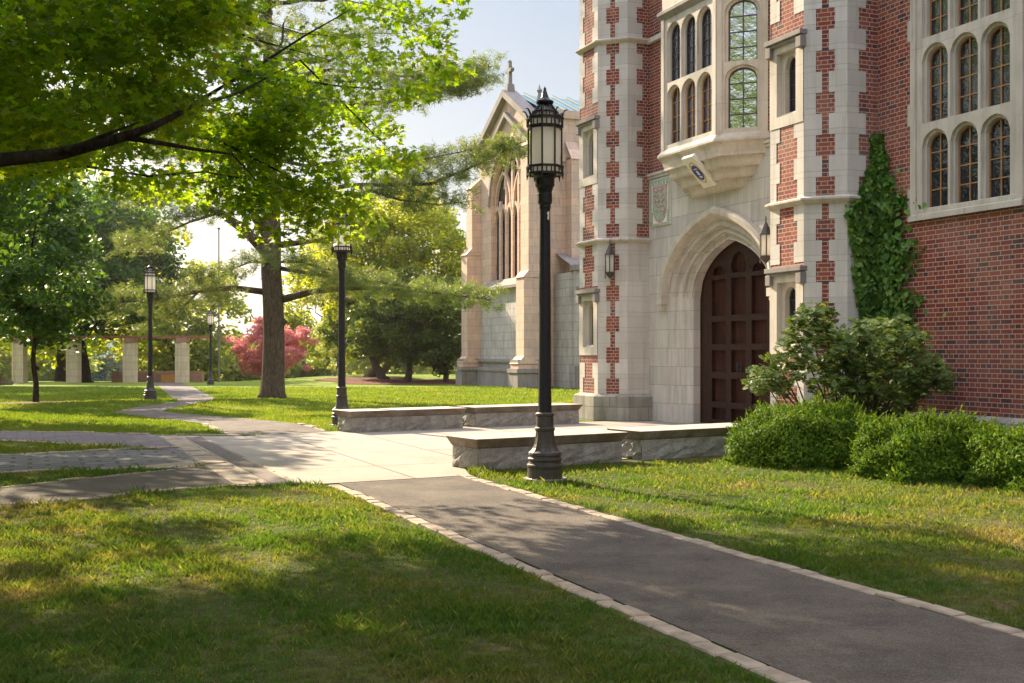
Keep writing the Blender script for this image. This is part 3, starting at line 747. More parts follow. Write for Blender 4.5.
# oriel
oriel = empty('oriel_window'); oriel.parent = hall
wO, h2, e = 11.59, .98, .66
Pn = [(12.25, DC-h2-e), (wO, DC-h2), (wO, DC+h2), (12.25, DC+h2+e)]
def oface(i):
    P, Q = Vector((*Pn[i], 0)), Vector((*Pn[i+1], 0)); U = (Q-P).normalized(); N = Vector((-U.y, U.x, 0))
    if N.x > 0: N = -N
    return P, U, N, (Q-P).length
OT = [(5.54, 6.46, 6.63), (6.76, 7.68, 7.86)]
mb = MB(); mh = MB()
for i in range(3):
    P, U, N, L = oface(i)
    lights = [(L/2+k*.55, .175) for k in (-1, 0, 1)] if i == 1 else [(L/2, .235)]
    holes = [arch(c, hw+.03, b-.02, s, a+.02, 6, .15) for (b, s, a) in OT for c, hw in lights]
    outerh = [arch(c, hw+.085, b-.0, s, a+.06, 7, .15) for (b, s, a) in OT for c, hw in lights]
    mb.panel(P, U, N, rect(0, L, 5.28, 8.15), outerh, .045)
    mb.panel(P-N*.045, U, N, rect(.01, L-.01, 5.4, 8.1), holes, .08)
    for (b, s, a) in OT:
        for c, hw in lights:
            light(oriel, P, U, N, c, hw+.028, b-.018, s, a+.018, .09, 'bronze' if (i == 1 and b < 6) else 'lead', 'mirror' if i != 1 else 'glass', .022 if i != 1 else .016, 4)
    # transom and edge posts
    mh.slabpoly(P, U, N, rect(.0, .10, 5.4, 8.1), -.025, .02); mh.slabpoly(P, U, N, rect(L-.10, L, 5.4, 8.1), -.025, .02)
mb2 = MB(); mb2.panel((wO+.0, 0, 0), UY, NX, rect(DC-h2, DC+h2, 8.25, TOPZ)); P, U, N, L = oface(0); mb2.panel(P, U, N, rect(0, L, 8.25, TOPZ)); P, U, N, L = oface(2); mb2.panel(P, U, N, rect(0, L, 8.25, TOPZ))
hb(mb, 'oriel_stonework', M['trim'], oriel); hb(mh, 'oriel_hood', M['trim'], oriel); hb(mb2, 'oriel_upper_wall', M['trim'], oriel)
def ooff(d): return [(12.25, DC-h2-e-d), (wO-d, DC-h2-d*.41), (wO-d, DC+h2+d*.41), (12.25, DC+h2+e+d)]
def orings(rings, name, m):
    b = MB()
    for (d0, z0), (d1, z1) in zip(rings[:-1], rings[1:]):
        A, B_ = ooff(d0), ooff(d1)
        b.add([(*p, z0) for p in A]+[(*p, z1) for p in B_], [(i, i+1, i+5, i+4) for i in range(3)])
    hb(b, name, M[m], oriel)
orings([(0, 8.02), (.07, 8.10), (.10, 8.12), (.10, 8.18), (0, 8.25)], 'oriel_cornice', 'coping')
orings([(0, 5.46), (.09, 5.35), (.09, 5.31), (.03, 5.26), (.0, 5.21)], 'oriel_sill', 'trim')
# stepped corbel
b = MB(); zt = 5.21
levels = [(.0, 5.21), (-.03, 5.10), (-.03, 5.06), (-.10, 5.05), (-.13, 4.92), (-.16, 4.88), (-.24, 4.87), (-.28, 4.74), (-.31, 4.70), (-.41, 4.69), (-.47, 4.56), (-.52, 4.53), (-.60, 4.52)]
def coff(d):
    k = max(0.02, h2+d*.41*2.2)
    return [(12.24, DC-h2-e-d*.9*1.55), (wO-d, DC-h2-d*.9), (wO-d, DC+h2+d*.9), (12.24, DC+h2+e+d*.9*1.55)]
for (d0, z0), (d1, z1) in zip(levels[:-1], levels[1:]):
    A, B_ = coff(d0), coff(d1)
    b.add([(*p, z0) for p in A]+[(*p, z1) for p in B_], [(i+1, i, i+4, i+5) for i in range(3)])
b.add([(*p, levels[-1][1]) for p in coff(levels[-1][0])], [(0, 1, 2, 3)])
hb(b, 'corbel', M['trim'], oriel)
# tilted crest slab on the corbel
crest = empty('crest_plaque'); crest.parent = hall
def slab_local(build):
    mbx = MB(); build(mbx)
    O = Vector((wO+.17, DC-.18, 4.93)); nrm = Vector((-.72, 0, -.69)).normalized(); up = Vector((-.69, 0, .72)); side = Vector((0, -1, 0))
    th = math.radians(0); vs = [tuple(O+side*v[0]+up*v[1]+nrm*v[2]) for v in mbx.v]; mbx.v = vs; return mbx
hb(slab_local(lambda m_: m_.box(-.20, .20, -.37, .37, .0, .09)), 'crest_slab', M['whitepaint'], crest, bevel=.015)
def ringb(m_, r0, r1, sy, z0, z1, n=28):
    rings = []
    for r, z in ((r0, z0), (r0, z1), (r1, z1), (r1, z0)): rings.append([(r*math.cos(2*PI*k/n), sy*r*math.sin(2*PI*k/n), z) for k in range(n)])
    m_.loft(rings, closed=True)
hb(slab_local(lambda m_: ringb(m_, .145, .125, 1.75, .085, .097)), 'crest_border', M['yellowpaint'], crest)
def crestblue(m_):
    ringb(m_, .115, .088, 1.55, .085, .099)
    m_.box(-.075, -.045, -.08, .07, .085, .1); m_.box(.045, .075, -.08, .07, .085, .1); m_.box(-.045, .045, .05, .07, .085, .1); m_.box(-.045, .045, -.08, -.06, .085, .1)
    for a in range(5): m_.box(-.07+.03*a, -.06+.03*a, .10, .13, .085, .1)
hb(slab_local(crestblue), 'crest_emblem', M['bluepaint'], crest)
# painted shield panel left of the portal
sh = empty('shield_panel'); sh.parent = hall
O = (12.235, 0, 0); c = 20.87
mb = MB(); mb.slabpoly(O, UY, NX, rect(c-.40, c+.40, 4.12, 5.11), -.03, .02); hb(mb, 'panel_slab', M['whitepaint'], sh, bevel=.008)
mb = MB(); ring_frame(mb, 12.192, 12.206, (c-.385, c+.385, 4.135, 5.095), (c-.35, c+.35, 4.17, 5.06))
for k in range(6): mb.box(12.190, 12.206, c-.31+k*.11, c-.25+k*.11, 4.98, 5.04)
for k in range(5): mb.box(12.190, 12.206, c-.345, c-.29, 4.19+.05*k, 4.22+.05*k); mb.box(12.190, 12.206, c+.29, c+.345, 4.19+.05*k, 4.22+.05*k)
hb(mb, 'panel_border', M['shieldgreen'], sh)
def shield(k): return [(c-.29*k, 4.96), (c-.29*k, 4.55)]+[(c+.29*k*math.cos(a), 4.55-.37*k*math.sin(a)) for a in [PI-PI*i/12 for i in range(1, 12)]]+[(c+.29*k, 4.55), (c+.29*k, 4.96)]
mb = MB(); mb.slabpoly(O, UY, NX, shield(1), -.045, .0); hb(mb, 'shield', M['shieldrose'], sh)
mb = MB(); mb.slabpoly(O, UY, NX, [(c+(y-c)*.84, 4.6+(z-4.6)*.86) for y, z in shield(1)], -.052, 0); hb(mb, 'shield_field', M['shieldgreen'], sh)
mb = MB()
for r in range(5): mb.tube([(12.178, c-.2+.045*i, 4.86-.11*r+.025*math.sin(i*1.7+r)) for i in range(10 if r < 3 else 8)], .017, 5)
hb(mb, 'shield_charge', M['shieldrose'], sh)

# ------------------------------------------------------------------ wall lanterns
def wall_lantern(w, t, z, nx, ny, label):
    P = site(w, t, z); o = empty('wall_lantern', P, PHI, label, 'lantern', 'lanterns on the hall front')
    n = 6
    mb = MB()
    mb.lathe([(.0, .52), (.012, .5), (.012, .42), (.05, .34), (.105, .22), (.12, .20), (.12, .18)], 6)
    mb.lathe([(.11, -.24), (.12, -.22), (.12, -.19), (.10, -.18)], 6); mb.lathe([(.0, -.33), (.02, -.31), (.09, -.24)], 6)
    for k in range(6):
        a = 2*PI*k/6; mb.box(.105*math.cos(a)-.008, .105*math.cos(a)+.008, .105*math.sin(a)-.008, .105*math.sin(a)+.008, -.2, .19)
        mb.lathe([(.018, -.02), (.0, -.09)], 5, (.11*math.cos(a), .11*math.sin(a), -.24))
    mb.build('lantern_cage', M['ironbrown'], o)
    mb = MB(); mb.lathe([(.085, -.18), (.095, .19)], 6); mb.build('lantern_glass', M['frost'], o)
    mb = MB(); mb.tube([(-nx*.0, -ny*.0, .3), (-nx*.12, -ny*.12, .32), (-nx*.26, -ny*.26, .28)], .014, 6); mb.tube([(-nx*.10, -ny*.10, -.2), (-nx*.26, -ny*.26, -.2)], .012, 6)
    mb.build('lantern_bracket', M['ironbrown'], o)
d45 = .7071
wall_lantern(11.475-.2*d45, 21.615-.2*d45, 3.34, -d45, -d45, 'hexagonal iron wall lantern on the far turret left of the portal')
wall_lantern(11.9, 16.70, 3.33, -.1, 1.9, 'iron wall lantern at the right edge of the portal beside the near turret')

# ------------------------------------------------------------------ stone benches
def bench(w0, t0, L, label, dw=.62, th=math.radians(9.7)):
    P = site(w0, t0); o = empty('stone_bench', P, PHI+th, label, 'bench', 'low stone bench walls round the forecourt')
    mb = MB(); rr = random.Random(int(w0*100)); nx_, nz = int(L/.09), 5
    # split-face base block with uneven faces
    def gridface(f, nu, nv):
        vs = []
        for j in range(nv+1):
            for i in range(nu+1): vs.append(f(i/nu, j/nv))
        mb.add(vs, [(j*(nu+1)+i, j*(nu+1)+i+1, (j+1)*(nu+1)+i+1, (j+1)*(nu+1)+i) for j in range(nv) for i in range(nu)])
    hz = .27
    jit = lambda a, b, amp: 0 if (a in (0, 1) or b in (0, 1)) else rr.uniform(-amp, amp)
    gridface(lambda u, v: (u*L, .0+jit(u, v, .012)-.02*math.sin(PI*min(1, v*1.0))*(.5+.5*math.sin(u*9)), -.06+v*(hz+.06)), max(6, int(L/.12)), 6)
    gridface(lambda u, v: (L-u*L, dw+jit(u, v, .012), -.06+v*(hz+.06)), 12, 4)
    gridface(lambda u, v: (0-(.05*math.sin(PI*u)*math.sin(PI*v))+jit(u, v, .035), dw-u*dw, -.06+v*(hz+.06)), 9, 6)
    gridface(lambda u, v: (L+jit(u, v, .03), u*dw, -.06+v*(hz+.06)), 7, 5)
    mb.build('base_block', M['granite'], o)
    mb = MB(); a = .02
    z0, z1, z2 = hz, hz+.02, hz+.125
    B0 = [(-.0, .0), (L, .0), (L, dw), (0, dw)]; B1 = [(-a*.8, -a*.8), (L+a*.8, -a*.8), (L+a*.8, dw+a), (-a*.8, dw+a)]
    B2 = [(-a*3.2, -a*4.2), (L+a*3.0, -a*4.2), (L+a*3.0, dw+a*4), (-a*3.2, dw+a*4)]
    mb.prism(B0, z0, z1, False, True, B1); mb.prism(B1, z1, z2, True, False, B2)
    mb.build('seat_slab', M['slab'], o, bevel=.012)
    return o
bench(5.03, 12.97, 2.22, 'front stone bench behind the tall near lamp, nearest the path')
bench(7.56, 13.42, 2.2, 'front stone bench whose right end disappears behind the clipped hedge')
bench(5.33, 20.0, 2.30, 'rear stone bench beside the second lamp, left one of the rear pair')
bench(7.92, 20.53, 2.45, 'rear stone bench ending against the turret plinth')

# ------------------------------------------------------------------ lamp posts
def lamp(x, y, label):
    z = Hf(x, y); o = empty('lamp_post', (x, y, z), 0.2, label, 'street lamp', 'iron lamp posts along the paths')
    mb = MB(); mb.prism([(.25*math.cos(a), .25*math.sin(a)) for a in [2*PI*k/16 for k in range(16)]], -.15, .035); mb.build('footing', M['granite'], o)
    mb = MB()
    mb.lathe([(.205, .0), (.208, .03), (.198, .04), (.196, .15), (.204, .165), (.204, .19), (.186, .20), (.180, .225), (.192, .24), (.192, .26), (.178, .27), (.176, .29), (.188, .30), (.184, .325), (.160, .345), (.140, .375), (.124, .42), (.112, .49), (.104, .56), (.105, .565), (.112, .575), (.112, .60), (.100, .61), (.097, .73), (.106, .74), (.106, .76), (.085, .775)], 24, flute=(.33, .55))
    mb.build('base', M['ironbrown'], o, smooth=False, bevel=0)
    mb = MB(); mb.lathe([(.078, .77), (.074, 1.0), (.061, 3.06), (.067, 3.07), (.067, 3.11), (.083, 3.13), (.083, 3.22), (.078, 3.24), (.095, 3.30), (.11, 3.32), (.11, 3.40), (.14, 3.43)], 16)
    mb.build('shaft', M['iron'], o)
    lan = empty('lantern', (0, 0, 0)); lan.parent = o
    mb = MB(); n = 8
    def rg(r, z0, z1, th=.012):
        pts = lambda q: [(q*math.cos(2*PI*k/n+PI/8), q*math.sin(2*PI*k/n+PI/8)) for k in range(n)]
        A, B_ = pts(r), pts(r-th)
        mb.loft([[(*p, z0) for p in A], [(*p, z1) for p in A], [(*p, z1) for p in B_], [(*p, z0) for p in B_], [(*p, z0) for p in A]], closed=True)
    rg(.215, 3.435, 3.46, .03); rg(.215, 3.515, 3.54, .03); rg(.20, 3.955, 3.98, .03); rg(.215, 4.055, 4.085, .03); rg(.205, 3.98, 3.99)
    mb.prism([(.2*math.cos(2*PI*k/n+PI/8), .2*math.sin(2*PI*k/n+PI/8)) for k in range(n)], 3.445, 3.452)
    for k in range(8):
        a = 2*PI*k/8+PI/8; ca, sa = math.cos(a), math.sin(a)
        mb.tube([(.19*ca, .19*sa, 3.44), (.19*ca, .19*sa, 4.07)], .011, 5)
        mb.tube([(.20*ca, .20*sa, 3.45), (.205*ca, .205*sa, 3.385)], [.016, .003], 5)
        mb.tube([(.19*ca, .19*sa, 4.07), (.205*ca, .205*sa, 4.12), (.225*ca, .225*sa, 4.155), (.245*ca, .245*sa, 4.165), (.262*ca, .262*sa, 4.16)], [.013, .012, .010, .007, .004], 5)
        mb.tube([(.185*ca, .185*sa, 4.07), (.14*ca, .14*sa, 4.15), (.07*ca, .07*sa, 4.235)], .008, 5)
        for q in range(1, 3):
            b2 = a+2*PI/8*q/3; mb.box(.203*math.cos(b2)-.006, .203*math.cos(b2)+.006, .203*math.sin(b2)-.006, .203*math.sin(b2)+.006, 3.455, 3.52)
            mb.box(.203*math.cos(b2)-.006, .203*math.cos(b2)+.006, .203*math.sin(b2)-.006, .203*math.sin(b2)+.006, 3.975, 4.06)
            mb.tube([(.18*math.cos(b2), .18*math.sin(b2), 4.07), (.07*math.cos(b2), .07*math.sin(b2), 4.23)], .005, 4)
    mb.lathe([(.145, 4.142), (.15, 4.148), (.145, 4.155)], 16)
    mb.lathe([(.06, 4.22), (.085, 4.235), (.098, 4.25), (.098, 4.27), (.07, 4.285), (.05, 4.30), (.045, 4.31), (.03, 4.35), (.014, 4.40), (.018, 4.41), (.0, 4.44)], 16)
    mb.build('cage', M['iron'], lan)
    mb = MB(); mb.prism([(.168*math.cos(2*PI*k/n+PI/8), .168*math.sin(2*PI*k/n+PI/8)) for k in range(n)], 3.455, 4.05); mb.build('frosted_panes', M['frost'], lan)
    mb = MB(); mb.prism([(.150*math.cos(2*PI*k/n+PI/8), .150*math.sin(2*PI*k/n+PI/8)) for k in range(n)], 4.075, 4.21, pts2=[(.055*math.cos(2*PI*k/n+PI/8), .055*math.sin(2*PI*k/n+PI/8)) for k in range(n)]); mb.build('hood_panes', M['frost'], lan)
    return o
L1 = lamp(.37, 12.82, 'tall black iron lamp nearest the camera, in the grass by the front stone bench')
if True:
    mb = MB(); mb.add([(.035, -.060, 2.93), (.01, -.069, 2.94), (.02, -.067, 2.985), (.036, -.058, 3.0), (.005, -.07, 3.01), (.038, -.056, 3.03)], [(0, 1, 2), (0, 2, 3), (2, 4, 3), (4, 5, 3)])
    mb.build('worn_sticker', M['whitepaint'], L1)
lamp(-3.36, 22.5, 'black iron lamp behind the left end of the rear bench, lantern half hidden by leaves')
lamp(-11.55, 36.4, 'black iron lamp at the bend of the winding path, its lantern below pine boughs')
def lamp_far(px, py, lab):
    x, y = gpt(px, py); lamp(x, y, lab)
lamp_far(210.5, 385.3, 'distant iron lamp on the right of the winding path, its top lost in pine needles')
lamp_far(188.5, 381.4, 'most distant iron lamp, beside the right pergola pillar')

# ------------------------------------------------------------------ chapel
CO = site(23.7, 56.6); gz = Hf(CO.x, CO.y)-.05
chap = empty('chapel', (CO.x, CO.y, gz), PHI, 'pinkish sandstone gothic chapel with steep gable, stone cross and green copper roof', 'chapel')
CF = (23.7, 56.6, 0)
def cb(mb, name, m, parent=chap, **k): return mb.build(name, M[m], parent, CF, **k)
cc = 56.6; GH = 15.6; EH = 12.95
gab = [(cc-4.3, 0), (cc+4.3, 0), (cc+4.3, EH), (cc, GH), (cc-4.3, EH)]
gab = [(cc-4.3, 5.3), (cc+4.3, 5.3), (cc+4.3, EH), (cc, GH), (cc-4.3, EH)]
mb = MB(); mb.panel((23.7, 0, 0), UY, NX, gab, [arch(cc, 2.5, 5.75, 10.0, 13.2, 12, .45)], .35); cb(mb, 'gable_wall', 'chapel')
mb = MB(); mb.panel((23.7, 0, 0), UY, NX, rect(cc-4.3, cc+4.3, 0, 5.3)); cb(mb, 'lower_wall', 'chapelshade')
# window: glass, mullions, tracery
mb = MB(); mb.slabpoly((24.1, 0, 0), UY, NX, arch(cc, 2.6, 5.7, 10.0, 13.3, 12, .45), 0, .05); cb(mb, 'window_glass', 'glassdark')
mb = MB()
for k in range(-2, 3):
    y = cc+k*.85; ztop = 12.2-abs(k)*1.0
    mb.box(23.92, 24.06, y-.10, y+.10, 5.75, ztop)
for k in range(6):
    y = cc-2.125+k*.85; o = arch(y, .42, 0, 9.1, 10.0, 6, .4, False); i2 = arch(y, .30, 0, 9.1, 9.8, 6, .4, False)
    mb.loft([[(24.06, a, b) for a, b in o], [(23.93, a, b) for a, b in o], [(23.93, a, b) for a, b in i2], [(24.06, a, b) for a, b in i2]], flip=True)
for y, hw, s, a in ((cc-1.28, 1.2, 9.6, 11.8), (cc+1.28, 1.2, 9.6, 11.8), (cc, 1.1, 10.8, 12.9)):
    o = arch(y, hw, 0, s, a, 8, .4, False); i2 = arch(y, hw-.14, 0, s, a-.16, 8, .4, False)
    mb.loft([[(24.06, p, q) for p, q in o], [(23.90, p, q) for p, q in o], [(23.90, p, q) for p, q in i2], [(24.06, p, q) for p, q in i2]], flip=True)
cb(mb, 'window_tracery', 'chapel')
mb = MB()   # hood over window, inner gablet, sill, string courses
for (ro, ri, w0) in ((2.78, 2.6, 23.58),):
    o = arch(cc, ro-.05, 0, 10.0, 13.5, 14, .45, False); i2 = arch(cc, ri-.05, 0, 10.0, 13.28, 14, .45, False)
    mb.loft([[(23.7, p, q) for p, q in o], [(w0, p, q) for p, q in o], [(w0, p, q) for p, q in i2], [(23.7, p, q) for p, q in i2]], flip=True)
mb.add([(23.35, cc-3, 5.3), (23.35, cc+3, 5.3), (23.35, cc+3, 5.45), (23.35, cc-3, 5.45), (23.75, cc-3, 5.85), (23.75, cc+3, 5.85)], [(3, 2, 1, 0), (4, 5, 2, 3)])
cb(mb, 'window_sill', 'coping'); mb = MB()
for z0, z1, d in ((1.35, 1.5, .22), (.85, 1.05, .34), (.0, .85, .28)): mb.box(23.7-d, 23.7, cc-4.35, cc+4.35, z0, z1)
cb(mb, 'plinth', 'coping')
mb = MB()
def coping(y0, z0, y1, z1, w0, w1, th, ty):
    mb.add([(w0, y0, z0), (w1, y0, z0), (w1, y1, z1), (w0, y1, z1), (w0, y0, z0+th), (w1, y0, z0+th), (w1, y1, z1+th), (w0, y1, z1+th)], [(0, 1, 2, 3), (7, 6, 5, 4), (0, 4, 5, 1), (1, 5, 6, 2), (2, 6, 7, 3), (3, 7, 4, 0)])
coping(cc-4.6, EH-.05, cc, GH, 23.35, 24.2, .38, 0); coping(cc, GH, cc+4.6, EH-.05, 23.35, 24.2, .38, 0)
coping(cc-3.2, 12.5, cc, 14.55, 23.45, 23.72, .25, 0); coping(cc, 14.55, cc+3.2, 12.5, 23.45, 23.72, .25, 0)
cb(mb, 'gable_coping', 'coping')
mb = MB(); GC = GH+.3; mb.box(23.55, 24.05, cc-.22, cc+.22, GC-.2, GC+.4, .06); mb.box(23.69, 23.91, cc-.11, cc+.11, GC+.35, GC+1.6, .02)
mb.box(23.70, 23.90, cc-.36, cc+.36, GC+1.05, GC+1.24)
for (dy, dz) in ((-.36, 1.145), (.36, 1.145), (0, 1.62)): mb.lathe([(.0, -.13), (.13, 0), (.0, .13)], 8, (23.8, cc+dy, GC+dz))
ringv = [(23.8, cc+.24*math.cos(2*PI*k/12), GC+1.15+.24*math.sin(2*PI*k/12)) for k in range(12)]
mb.tube(ringv+[ringv[0]], .045, 6)
cb(mb, 'gable_cross', 'coping')
def buttress(y0, y1, stages, w=23.7, name='buttress', m='chapel'):
    """stages: (top z, projection)"""
    b = MB(); z = 0
    for i, (zt, pr) in enumerate(stages):
        nx_ = stages[i+1][1] if i+1 < len(stages) else 0
        b.box(w-pr, w+.05, y0, y1, z, zt); s = .8*(pr-nx_)+.15
        b.add([(w-pr-.06, y0-.04, zt), (w-pr-.06, y1+.04, zt), (w-nx_, y1+.04, zt+s), (w-nx_, y0-.04, zt+s), (w, y0-.04, zt), (w, y1+.04, zt)], [(3, 2, 1, 0)[::-1], (0, 3, 4), (1, 5, 2), (0, 1, 5, 4)])
        z = zt
    cb(b, name, m)
    b = MB(); pr = stages[0][1]
    for z0, z1, d in ((1.35, 1.5, .02), (.85, 1.05, .14), (-.3, .8, .08)): b.box(w-pr-d, w+.02, y0-d, y1+d, z0, z1)
    cb(b, 'buttress_plinth', 'coping')
buttress(cc+4.0, cc+4.9, [(1.3, 1.1), (7.4, .85), (11.2, .55)])
buttress(cc-4.9, cc-3.9, [(1.3, 1.5), (5.6, 1.2), (12.2, .95)])
for y, wq in ((cc+5.0, 24.9), (cc-1.9, 24.7)):
    mb = MB(); zb = 13.3; mb.box(wq-.4, wq+.4, y-.4, y+.4, 10.5, zb); mb.lathe([(.42, zb), (.30, zb+.6), (.34, zb+.7), (.2, zb+1.3), (.26, zb+1.4), (.08, zb+2.2), (.16, zb+2.35), (.05, zb+2.5), (.0, zb+2.7)], 8, (wq, y, 0))
    cb(mb, 'pinnacle', 'coping')
# nave side wall (faces the viewer) running right
T0 = cc-4.3
mb = MB(); U2 = (1, 0, 0); N2 = (0, -1, 0)
mb.panel((0, T0, 0), U2, N2, rect(23.7, 44, 0, 14.1), [arch(26.9, .9, 6.8, 9.8, 11.2, 8, .4), arch(31.5, .9, 6.8, 9.8, 11.2, 8, .4), arch(36.5, .9, 6.8, 9.8, 11.2, 8, .4)], .3); cb(mb, 'nave_wall', 'chapel')
mb = MB()
for u in (26.9, 31.5, 36.5):
    mb.slabpoly((0, T0+.3, 0), U2, N2, arch(u, .95, 6.7, 9.8, 11.3, 8, .4), 0, .05)
cb(mb, 'nave_glass', 'glassdark')
mb = MB()
for u in (25.35, 29.2, 34.0): 
    mb.box(u-.28, u+.28, T0-.7, T0, 0, 11.6); mb.add([(u-.32, T0-.75, 11.6), (u+.32, T0-.75, 11.6), (u+.32, T0, 12.6), (u-.32, T0, 12.6)], [(0, 1, 2, 3)])
mb.box(23.7, 44, T0-.12, T0, 13.75, 14.15); mb.box(23.7, 44, T0-.10, T0, 11.75, 11.95)
for k in range(26): mb.box(24.0+k*.42, 24.2+k*.42, T0-.10, T0, 11.55, 11.75)
cb(mb, 'nave_buttress', 'chapel')
mb = MB(); mb.box(24.6, 44, T0-2.2, T0-1.8, 0, 5.9); cb(mb, 'aisle_wall', 'chapelshade')
mb = MB(); mb.box(24.5, 44, T0-2.35, T0-1.7, 5.9, 6.15); mb.box(24.55, 44, T0-2.3, T0-2.2, 4.95, 5.1); mb.box(24.5, 44, T0-2.4, T0-2.2, -.1, 1.2)
mb.add([(24.5, T0-1.8, 6.15), (44, T0-1.8, 6.15), (44, T0, 6.9), (24.5, T0, 6.9)], [(0, 1, 2, 3)]); cb(mb, 'aisle_coping', 'coping')
mb = MB(); mb.box(25.0, 25.5, T0-3.1, T0-2.2, 0, 3.2); mb.add([(24.95, T0-3.15, 3.2), (25.55, T0-3.15, 3.2), (25.55, T0-2.2, 4.3), (24.95, T0-2.2, 4.3)], [(0, 1, 2, 3)])
mb.box(25.05, 25.45, T0-2.5, T0-2.2, 3.2, 5.6); mb.lathe([(.3, 5.4), (.3, 5.6), (0, 6.3)], 4, (25.25, T0-2.35, 0)); cb(mb, 'aisle_buttress', 'chapel')
# copper roof with standing seams
mb = MB(); RZ = 15.8
mb.add([(24.2, T0-.1, 13.9), (44, T0-.1, 13.9), (44, cc, RZ), (24.2, cc, RZ), (24.2, cc+4.4, 13.5), (44, cc+4.4, 13.5)], [(0, 1, 2, 3), (3, 2, 5, 4)])
cb(mb, 'copper_roof', 'copper')
mb = MB()
for k in range(22):
    u = 24.6+k*.85; mb.add([(u, T0-.1, 13.92), (u+.09, T0-.1, 13.92), (u+.09, cc, RZ+.02), (u, cc, RZ+.02), (u, T0-.1, 14.04), (u+.09, T0-.1, 14.04), (u+.09, cc, RZ+.14), (u, cc, RZ+.14)], [(4, 5, 6, 7), (0, 4, 7, 3), (1, 2, 6, 5), (0, 1, 5, 4)])
cb(mb, 'roof_seams', 'seam')
mb = MB(); mb.box(24.3, 44, cc-4.2, cc+4.2, 0, 13.4); mb.box(24.4, 44, T0-1.8, T0, 0, 5.8); cb(mb, 'core_wall', 'chapelshade')

# ================================================================== vegetation
def px_region(poly, n, y0, y1):
    """n points spread through a volume whose outline was surveyed from the path"""
    P = np.array(poly, float); out = []
    x0, x1, a0, a1 = P[:, 0].min(), P[:, 0].max(), P[:, 1].min(), P[:, 1].max()
    while len(out) < n:
        q = np.array([RNG.uniform(x0, x1), RNG.uniform(a0, a1)])
        if inside(q[None], P)[0]:
            out.append(tuple(at(q[0], q[1], RNG.uniform(y0, y1))))
    return np.array(out)
def inside(Q, P):
    x, y = Q[:, 0], Q[:, 1]; r = np.zeros(len(Q), bool); j = len(P)-1
    for i in range(len(P)):
        c = ((P[i, 1] > y) != (P[j, 1] > y)) & (x < (P[j, 0]-P[i, 0])*(y-P[i, 1])/(P[j, 1]-P[i, 1]+1e-12)+P[i, 0])
        r ^= c; j = i
    return r
def clump_leaves(C0, rad, per, size, shape, flat=.55, tilt=1.0, droop=None, nrm=None, shell=.0, fold=.12):
    C0 = np.asarray(C0); n = len(C0); rad = np.broadcast_to(rad, n)
    P = np.repeat(C0, per, 0)+rand_ball(n*per, shell)*np.repeat(rad, per)[:, None]*np.array([1, 1, flat])
    return leaves(P, size, shape, nrm, tilt, droop, fold)
def limb_path(a, b, sag=0.0, n=6, wob=.12):
    a, b = Vector(a), Vector(b); L = (b-a).length; pts = []
    for i in range(n+1):
        f = i/n; p = a.lerp(b, f); p.z += sag*L*4*f*(1-f)
        if 0 < i < n: p += Vector([random.uniform(-1, 1)*wob*L/n for _ in range(3)])
        pts.append(p)
    return pts
def tree(name, label, cat, x, y, trunk_r, trunk_h, crown, nclump, per, lsize, shape, m, barkm='barkdark', group=None, limbs=14, flat=.6, crf=.26, shell=.45, lean=(0, 0), trunks=1, tilt=1.1, keep=None):
    """crown: (cx, cy, cz, rx, ry, rz)"""
    z = Hf(x, y); o = empty(name, (x, y, z), 0, label, cat, group)
    c = np.array(crown[:3]); R = np.array(crown[3:]); L = np.array([x, y, z])
    Cc = c+rand_ball(nclump, shell)*R
    # uneven outline: push some clumps outward, drop others
    Cc += (Cc-c)*RNG.uniform(-.12, .18, (nclump, 1))
    if keep is not None: Cc = Cc[keep(Cc)]
    rad = R.mean()*crf*RNG.uniform(.6, 1.3, len(Cc))
    V = clump_leaves(Cc, rad, per, lsize, shape, flat, tilt, nrm=np.array([0, 0, .9]))
    np_mesh('crown', V, len(shape), M[m], o, L)
    mb = MB()
    for k in range(trunks):
        off = (k-(trunks-1)/2)*trunk_r*1.6
        top = Vector((c[0]-x+off*3+lean[0], c[1]-y+lean[1], trunk_h))
        pts = limb_path((off, 0, -.15), top, 0, 7, .10); rr_ = [trunk_r*(1.45 if i == 0 else 1.08 if i == 1 else 1-.38*i/7) for i in range(8)]
        pts[1] = pts[0].lerp(pts[1], .5)
        mb.tube(pts, rr_, 10)
        mb.tube(limb_path(top, (c[0]-x, c[1]-y, c[2]+R[2]*.6-z), 0, 5, .2), [trunk_r*.6, trunk_r*.5, trunk_r*.4, trunk_r*.3, trunk_r*.2, trunk_r*.1], 7)
    idx = RNG.choice(len(Cc), min(limbs, len(Cc)), replace=False)
    for i in idx:
        st = Vector((c[0]-x, c[1]-y, trunk_h+random.uniform(-.1, .5)*R[2]*.5)); st.x *= .8; st.y *= .8
        e = Vector(Cc[i]-L); r0 = trunk_r*random.uniform(.22, .4)
        mb.tube(limb_path(st, e, .03, 5, .25), [r0, r0*.8, r0*.6, r0*.45, r0*.3, r0*.15], 6)
    mb.build('trunk', M[barkm], o, smooth=True, uv=False)
    return o

